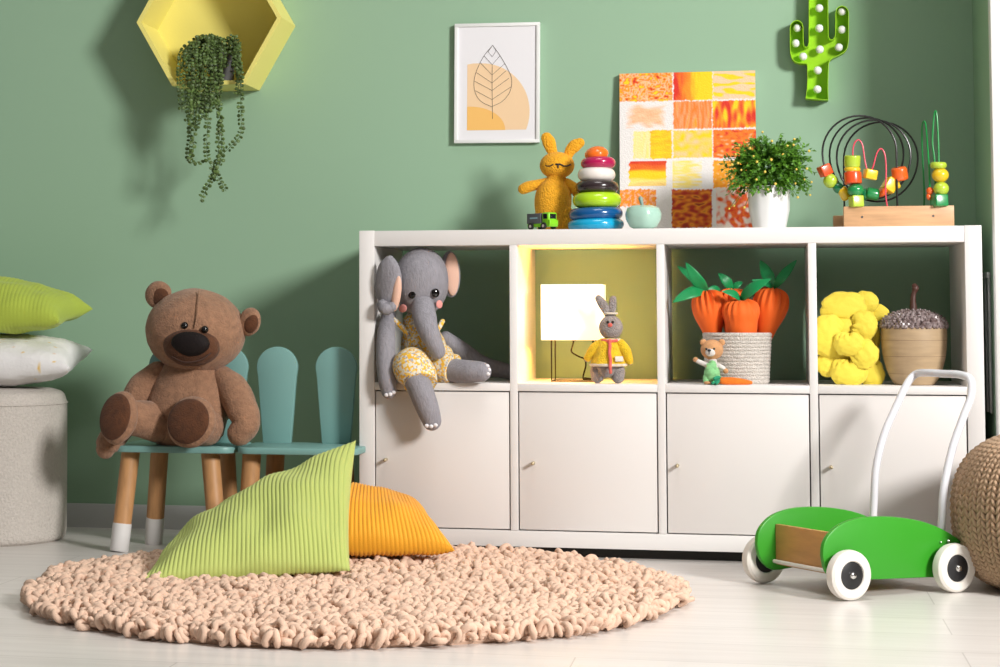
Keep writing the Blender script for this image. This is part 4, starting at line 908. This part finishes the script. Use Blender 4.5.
# ------------------------------------------------------------------ elephant
def weave(name, col, s=330): return mat(name, col, .9, bump=.8, bscale=s, vary=.18, vscale=130, sheen=.2, stretch=(1, 1, .35))
M_el = weave('grey_knit', (.29, .28, .31, 1)); M_inner = mat('peach_felt', (.74, .47, .36, 1), .85, bump=.3, bscale=300); M_cheek = mat('pink_felt', (.74, .30, .27, 1), .85); M_toe = mat('white_stitch', (.75, .73, .75, 1), .8)
def plaid_mat():
    m = mat('yellow_plaid_cotton', (.8, .6, .1, 1), .85, bump=.4, bscale=500); nt = m.node_tree; n = nt.nodes
    tc = n.new('ShaderNodeTexCoord'); mp = n.new('ShaderNodeMapping'); mp.inputs['Rotation'].default_value = (.3, .45, .2)
    ck = n.new('ShaderNodeTexVoronoi'); ck.inputs['Scale'].default_value = 215; ck.distance = 'CHEBYCHEV'; ck.inputs['Randomness'].default_value = .2
    rp = n.new('ShaderNodeValToRGB'); rp.color_ramp.interpolation = 'CONSTANT'; e = rp.color_ramp.elements
    e[0].color = (.80, .45, .035, 1); e[1].position = .3; e[1].color = (.72, .66, .56, 1)
    for p_, c_ in ((.5, (.80, .55, .12, 1)), (.66, (.40, .38, .40, 1)), (.78, (.76, .70, .55, 1))): q = e.new(p_); q.color = c_
    nt.links.new(tc.outputs['Object'], mp.inputs['Vector']); nt.links.new(mp.outputs['Vector'], ck.inputs['Vector']); sx_ = n.new('ShaderNodeSeparateColor'); nt.links.new(ck.outputs['Color'], sx_.inputs['Color']); nt.links.new(sx_.outputs['Red'], rp.inputs['Fac']); nt.links.new(rp.outputs['Color'], n['Principled BSDF'].inputs['Base Color'])
    return m
M_plaid = plaid_mat()
z = Z(360, 230, 3.176, .06); r = z.r
el = thing('toy_elephant', (z.p(190, 0).x, .06, ZS), 'grey knitted elephant in yellow plaid rompers sitting in the left niche, one leg dangling', 'soft toy')
MB().tube([V(z.p(205, 0).x, .075, ZS + r(52)), z.p(195, 400, .015), z.p(185, 330, .01), z.p(180, 280, .01)], [r(74), r(70), r(56), r(36)], seg=32, sub=6, flat=.8, upv=(1, 0, 0)).build('body', M_el, el)
ro = MB().tube([V(z.p(218, 0).x, .072, ZS + r(58)), z.p(208, 400, .012), z.p(196, 350, .006), z.p(188, 318, .004)], [r(102), r(96), r(84), r(66)], seg=36, sub=6, flat=.80, upv=(1, 0, 0), cap=True).noise(.002, 60).build('rompers', M_plaid, el)
MB().tube([z.p(150, 330, -r(58)), z.p(130, 305, -r(56)), z.p(104, 283, -r(44)), z.p(92, 270, -r(10))], r(9), seg=10, sub=4).build('strap', M_plaid, ro)
MB().tube([z.p(215, 340, -r(48)), z.p(245, 318, -r(46)), z.p(262, 290, -r(20))], r(8), seg=10, sub=4).build('strap', M_plaid, ro)
hd = MB().ball(z.p(194, 162, -.01), (r(86), r(84), r(106)), Euler((0, .05, -.12)), nu=48, nv=32, fn=lambda d: 1 + .06 * max(0, -d.z)).noise(.001, 40).build('head', M_el, el)
MB().tube([z.p(200, 236, -r(62)), z.p(204, 272, -r(92)), z.p(216, 316, -r(112)), z.p(236, 360, -r(118)), z.p(248, 386, -r(114))], [r(36), r(37), r(33), r(27), r(23)], seg=28, sub=7).noise(.0008, 60).build('trunk', M_el, hd)
for x, y in ((165, 204), (240, 200)):
    dx = (x - 194) / 88; MB().ball(z.p(x, y, -.01 - r(84) * math.sqrt(1 - dx * dx) * .955), (r(13), r(5), r(14)), Euler((0, 0, dx * .9)), nu=20, nv=12).build('eye', M_eye, hd)
for x, y, rt in ((136, 249, -.7), (252, 236, .9)):
    dx = (x - 194) / 90; MB().ball(z.p(x, y, -.01 - r(84) * math.sqrt(max(.1, 1 - dx * dx)) * .90), (r(19 if x < 200 else 13), r(4), r(13)), Euler((0, 0, rt)), nu=20, nv=12).build('cheek', M_cheek, hd)
# ears: left folded forward and gathered, right seen behind the head
def eo(d): return 1 + .05 * noise.noise(d * 4)
le = MB().ball(z.p(90, 168, -.075), (r(46), r(24), r(84)), Euler((.1, .12, -.35)), nu=36, nv=24, fn=eo).noise(.0015, 70).build('ear', M_el, hd)
MB().ball(z.p(116, 202, -.078 - r(12)), (r(15), r(12), r(56)), Euler((.1, .2, -.3)), nu=26, nv=18).build('inner_ear', M_inner, le)
MB().tube([z.p(72, 238, -.082), z.p(82, 250, -.09), z.p(100, 244, -.088)], [r(18), r(20), r(16)], seg=16).noise(.003, 160).build('gathered_tip', M_el, le)
re = MB().ball(z.p(287, 140, .045), (r(32), r(16), r(74)), Euler((0, -.04, .3)), nu=36, nv=24).build('ear', M_el, hd)
MB().ball(z.p(292, 140, .045 - r(10)), (r(23), r(10), r(68)), Euler((0, -.04, .3)), nu=26, nv=18).build('inner_ear', M_inner, re)
# limbs
def limb(name, pts, rad, toes=None, flat=1): 
    lb = MB().tube(pts, rad, seg=26, sub=6, flat=flat).noise(.0008, 60).build(name, M_el, el)
    if toes:
        b = MB()
        for t in toes: b.ball(t, (r(7), r(5), r(6)), nu=12, nv=8)
        b.build('toe_stitches', M_toe, lb)
    return lb
limb('arm', [z.p(92, 275, -r(30)), z.p(84, 320, -r(70)), z.p(82, 400, -r(92)), z.p(86, 470, -r(108)), z.p(92, 512, -r(108))], [r(22), r(28), r(30), r(29), r(24)], [z.p(84, 524, -r(130)), z.p(96, 522, -r(132)), z.p(107, 516, -r(128))])
limb('arm', [z.p(272, 345, .08), z.p(330, 390, .11), z.p(390, 430, .14), V(z.p(445, 0).x, .20, ZS + r(28))], [r(24), r(30), r(30), r(24)])
limb('leg', [V(z.p(190, 0).x, .03, ZS + r(46)), V(z.p(188, 0).x, -.035, ZS + r(44)), z.p(190, 500, -.115), z.p(212, 560, -.118), z.p(228, 606, -.116)], [r(42), r(44), r(39), r(36), r(30)], [z.p(212, 622, -.116 - r(27)), z.p(226, 624, -.116 - r(30)), z.p(240, 620, -.116 - r(27))])
limb('leg', [V(z.p(250, 0).x, .05, ZS + r(46)), V(z.p(305, 0).x, .012, ZS + r(38)), V(z.p(360, 0).x, -.012, ZS + r(36)), V(z.p(398, 0).x, -.02, ZS + r(36))], [r(42), r(37), r(35), r(31)], [V(z.p(421, 0).x, -.035, ZS + r(30)), V(z.p(423, 0).x, -.03, ZS + r(42)), V(z.p(418, 0).x, -.03, ZS + r(54))])
for pts, rad in (([V(z.p(185, 0).x, .03, ZS + r(50)), V(z.p(184, 0).x, -.03, ZS + r(48)), z.p(186, 462, -.095), z.p(192, 490, -.112)], [r(60), r(60), r(56), r(51)]), ([V(z.p(240, 0).x, .045, ZS + r(50)), V(z.p(275, 0).x, .025, ZS + r(47)), V(z.p(306, 0).x, .012, ZS + r(42))], [r(56), r(52), r(46)])):
    MB().tube(pts, rad, seg=30, sub=6, cap=False).noise(.002, 60).build('romper_leg', M_plaid, ro)

# ------------------------------------------------------------------ rug
RC = V(.126, -.685, 0); RR = .672
M_pile = mat('blush_loop_pile', (.77, .535, .40, 1), .95, bump=.5, bscale=420, vary=.2, vscale=22, sheen=.2)
rug = thing('round_rug', RC, 'round blush pink rug of chunky loops on the floor under two cushions', 'rug')
rng = random.Random(4)
MB().lathe([(0, 0), (RR - .02, 0), (RR - .015, .006), (RR - .02, .012), (0, .012)], RC, 96, fn=lambda a, q, h: (q * (1 + .012 * math.sin(3 * a + 1) + .008 * math.sin(7 * a)), h)).build('backing', M_pile, rug)
protos = []
for k in range(14):
    b = MB(); h = rng.uniform(.019, .029); w_ = rng.uniform(.0055, .0105); rd = rng.uniform(.0052, .0066); sk = rng.uniform(-.006, .006)
    b.tube([(-w_ * .7, 0, .004), (-w_, sk * .3, h * .6), (-w_ * .35, sk, h), (w_ * .45, sk, h * rng.uniform(.9, 1.05)), (w_, sk * .4, h * .62), (w_ * .8, 0, .004)], rd, seg=6, sub=2, cap=False)
    protos.append((np.array([tuple(v) for v in b.v]), b.f))
pv = []; pf_ = []; off_ = 0
gs = .0142; nrow = int(2 * RR / gs) + 2
for i in range(nrow):
    for j in range(nrow):
        x = -RR + (i + .5 * (j % 2)) * gs + rng.uniform(-.006, .006); y = -RR + j * gs * .95 + rng.uniform(-.006, .006); rr = math.hypot(x, y); an = math.atan2(y, x)
        Rm = RR * (1 + .012 * math.sin(3 * an + 1) + .008 * math.sin(7 * an))
        if rr > Rm - .004: continue
        vs_, fs_ = protos[rng.randrange(14)]; a = rng.uniform(0, 2 * PI); t1 = rng.uniform(-.75, .75); sc = rng.uniform(.85, 1.2)
        tilt_ = max(0, (rr - Rm + .05) / .05) * .9
        M3 = (Matrix.Rotation(an, 3, 'Z') @ Matrix.Rotation(tilt_, 3, 'Y') @ Matrix.Rotation(a - an, 3, 'Z') @ Matrix.Rotation(t1, 3, 'X')) * sc
        q = vs_ @ np.array(M3).T + np.array((RC.x + x, RC.y + y, .008 + .004 * noise.noise(Vector((x * 9, y * 9, 0)))))
        pv.append(q); pf_ += [tuple(w + off_ for w in f) for f in fs_]; off_ += len(q)
pv = np.concatenate(pv); pv[:, 2] = np.maximum(pv[:, 2], .001)
b = MB(); b.v = [Vector(q) for q in pv]; b.f = pf_; b.m = [0] * len(pf_)
pile = b.build('loop_pile', M_pile, rug, smooth=80, recalc=False); tag(pile, kind='stuff')

# cushions on the rug
M_lime2 = mat('pale_lime_corduroy', (.43, .50, .13, 1), .75, bump=.25, bscale=500, sheen=.35); M_oran = mat('amber_corduroy', (.80, .36, .012, 1), .75, bump=.25, bscale=500, sheen=.35)
gA = W(138, 586, -.78); gC = W(350, 571, -.66); gB = W(356, 440, -.26); gD = W(182, 566, -.30)
gA.z = max(gA.z, .024); gD.z = .04
o = cushion([gA, gC, gB, gD], .080, cord(46, .0030, .013, 1, 'u', 6), 420, 70, pinch=.04, Tb=.05, p=.5).build('cushion', M_lime2, None)
weld(o, .022); tag(o, 'pale lime corduroy cushion on the rug, propped against the orange cushion', 'cushion')
oA = V(-.28, -.44, .085); oC = V(W(400, 572, -.47).x, -.48, .075); oB = W(456, 549, -.30); oD = V(-.24, -.06, .09); oB.z = max(oB.z, .072)
oA = V(-.15, -.44, .05); oC = W(455, 551, -.40); oC.z = max(oC.z, .06); oB = V(W(420, 520, -.11).x, -.11, .115); oD = V(-.13, -.11, .15)
o = cushion([oA, oC, oB, oD], .088, cord(44, .0030, .008, 2, 'u', 6), 380, 60, pinch=.05, Tb=.035, p=.42).build('cushion', M_oran, None)
weld(o, .022); tag(o, 'amber orange corduroy cushion lying on the rug behind the lime cushion', 'cushion')

# ------------------------------------------------------------------ push cart
M_cart = mat('green_cart_paint', (.036, .30, .018, 1), .38, spec=.4); M_ply = mat('plywood', (.60, .31, .10, 1), .5, vary=.22, vscale=12, stretch=(1, 1, 5)); M_tyre = mat('cream_rubber_tyre', (.78, .74, .68, 1), .5); M_hubk = mat('black_hub', (.012, .012, .014, 1), .4); M_tube = mat('white_tube', (.74, .75, .80, 1), .25, coat=.4); M_chr = mat('chrome', (.75, .75, .75, 1), .15, metal=1)
fn = G(849, 600.5); fn.z = 0; rn = G(954.5, 592.5); rn.z = 0
e1 = (rn - fn); WB = e1.length; e1 = e1 / WB; e2 = V(-e1.y, e1.x, 0); TW = .285; WR = .0515; e3 = V(0, 0, 1)
ct = thing('push_cart', fn + e1 * WB / 2 + e2 * TW / 2, 'green and wood toddler push cart with white handle and cream wheels', 'toy cart')
def K(a, b, c): return fn + e1 * a + e2 * b + e3 * c
Rk = Matrix((e1, e2, e3)).transposed()
for a in (0, WB):
    for b, s_ in ((0, -1), (TW, 1)):
        c = K(a, b, WR); Rw = (e2 * s_).to_track_quat('Z', 'Y')
        wl = MB().lathe([(.030, -.013), (.045, -.013), (.0500, -.009), (WR, 0), (.0500, .009), (.045, .013), (.030, .013), (.028, .010), (.028, -.010), (.030, -.013)], c, 48, Rw).build('wheel', M_tyre, ct)
        MB().lathe([(0, -.0115), (.026, -.0115), (.030, -.0095), (.030, .0095), (.026, .0115), (0, .0115)], c, 40, Rw).build('hub', M_hubk, wl)
        MB().lathe([(0, .010), (.0075, .010), (.0075, .015), (.005, .0185), (0, .0195)], c, 20, Rw).build('hub_nut', M_chr, wl)
    MB().tube([K(a, .015, WR), K(a, TW - .015, WR)], .0042, seg=14, sub=1, cap=False).build('axle', M_tyre if a == 0 else M_chr, ct)
def cart_xy(px, py, b):   # pixel on the plane at lateral offset b -> (along, height)
    o_ = K(0, b, 0); d = _fw + _rt * ((px - PPX) / F_PX) - _up * ((py - PPY) / F_PX); t = (o_ - CAM).dot(e2) / d.dot(e2); p = CAM + d * t - o_; return (p.dot(e1), p.z)
PN = .026
prof_n = [(823, 556), (824, 545), (829, 535), (840, 525), (858, 518.5), (880, 516.5), (905, 518), (928, 523), (948, 532), (962, 542), (971, 553), (966, 570), (955, 577), (930, 577.5), (905, 578.5), (880, 579.5), (862, 580), (840, 583), (827, 572)]
sp = [cart_xy(x, y, PN) for x, y in prof_n]
sp = [tuple(map(float, q[:2])) for q in catmull([list(q) for q in sp + [sp[0]]], 3)][:-1]
def side(b, lab):
    pl = [(x, h) for x, h in sp]
    return MB().prism(pl, K(0, b, 0), e1, e3, .012, bevel=.003).build('side_panel', M_cart, ct)
s1 = side(PN + .012, ''); s2 = side(TW - PN, '')
x0_, z1_ = cart_xy(775, 524, TW - PN - .012); _, z0_ = cart_xy(778, 564, TW - PN - .012)
x0_ += .0; bz0 = max(.06, z0_)
MB().box(K(x0_ + .006, TW / 2, (z0_ + z1_) / 2), (.011, TW - 2 * PN - .025, z1_ - z0_), Rk, bevel=.0012).build('front_board', M_ply, ct)
MB().box(K(WB * .93, TW / 2, (z0_ + z1_) / 2), (.011, TW - 2 * PN - .025, z1_ - z0_), Rk, bevel=.0012).build('rear_board', M_ply, ct)
MB().box(K((x0_ + .012 + WB * .93) / 2, TW / 2, z0_ + .008), (WB * .93 - x0_ - .02, TW - 2 * PN - .025, .009), Rk, bevel=.001).build('floor_board', M_ply, ct)
def hp(px, py, b): a, h = cart_xy(px, py, b); return K(a, b, h)
bn, bf = PN + .018 + .008, TW - PN - .018 - .008
hn = [hp(939, 548, bn), hp(942, 520, bn), hp(944, 488, bn), hp(952, 450, bn), hp(963, 418, bn), hp(971, 396, bn)]; hf = [hp(873, 520, bf), hp(874, 500, bf), hp(876, 468, bf), hp(884, 435, bf), hp(897, 405, bf), hp(907, 384, bf)]
tn, tf = hp(974, 378, bn), hp(914, 374, bf)
c_n = hn[-1].lerp(tn, .9) + e2 * .010; m1 = tn + e2 * .045 + e3 * .006; m2 = tf - e2 * .045 + e3 * .004
MB().tube(hn + [c_n, m1, m1.lerp(m2, .5), m2, tf - e2 * .006] + hf[::-1], .0085, seg=18, sub=6).build('handle', M_tube, ct)
for (px, py) in ((947.5, 541), (940, 542)):
    a, h = cart_xy(px, py, PN); c = K(a, PN, h); MB().tube([c + e2 * .004, c - e2 * .0025], .0045 if px > 945 else .0025, seg=16, sub=1, cap=True).build('bolt', M_chr, s1)

# ------------------------------------------------------------------ knitted pouf
M_knit = mat('tan_knit_cord', (.50, .335, .21, 1), .85, bump=.5, bscale=500, vary=.25, vscale=90, sheen=.15)
PR = .25; pcx_ = W(953.5, 520, -.27).x + PR; PY_ = -.29; PHT = .335
po = thing('knitted_pouf', (pcx_, PY_, 0), 'round tan knitted pouf at the right edge beside the push cart', 'pouf')
kb_ = MB(); NB = 58; rows = 36
def pprof(t):      # t 0..1 bottom to top -> radius, height
    a = -PI / 2 + PI * t; return PR * abs(math.cos(a)) ** (.62 if t > .5 else .36), PHT / 2 + PHT / 2 * math.copysign(abs(math.sin(a)) ** .9, math.sin(a))
kb_.grid(lambda u, v: V(pcx_ + (pprof(v)[0] - .006) * math.cos(2 * PI * u), PY_ + (pprof(v)[0] - .006) * math.sin(2 * PI * u), max(.001, pprof(v)[1])), 64, 40, cu=True)
def psurf(a, t, o_=0):
    rr, h = pprof(t); return V(pcx_ + (rr + o_) * math.cos(a), PY_ + (rr + o_) * math.sin(a), max(.006, h))
for k in range(NB):
    a0 = 2 * PI * k / NB
    if .35 * PI < (a0 % (2 * PI)) < .75 * PI and False: continue
    for i in range(rows):
        t0 = .06 + .86 * i / rows; dt = .86 / rows; w_ = 2 * PI / NB * .46
        for sd in (-1, 1):
            p0, p1, p2 = psurf(a0 + sd * w_ * .12, t0 - dt * .35, -.001), psurf(a0 + sd * w_ * .6, t0 + dt * .35, .0045), psurf(a0 + sd * w_ * .95, t0 + dt * 1.15, -.001)
            sc = min(1, pprof(t0)[0] / (PR * .75))
            kb_.tube([p0, p1, p2], [.0032 * sc, .0046 * sc, .0032 * sc], seg=6, sub=2, cap=False)
kb_.build('knitted_cover', M_knit, po, smooth=70)
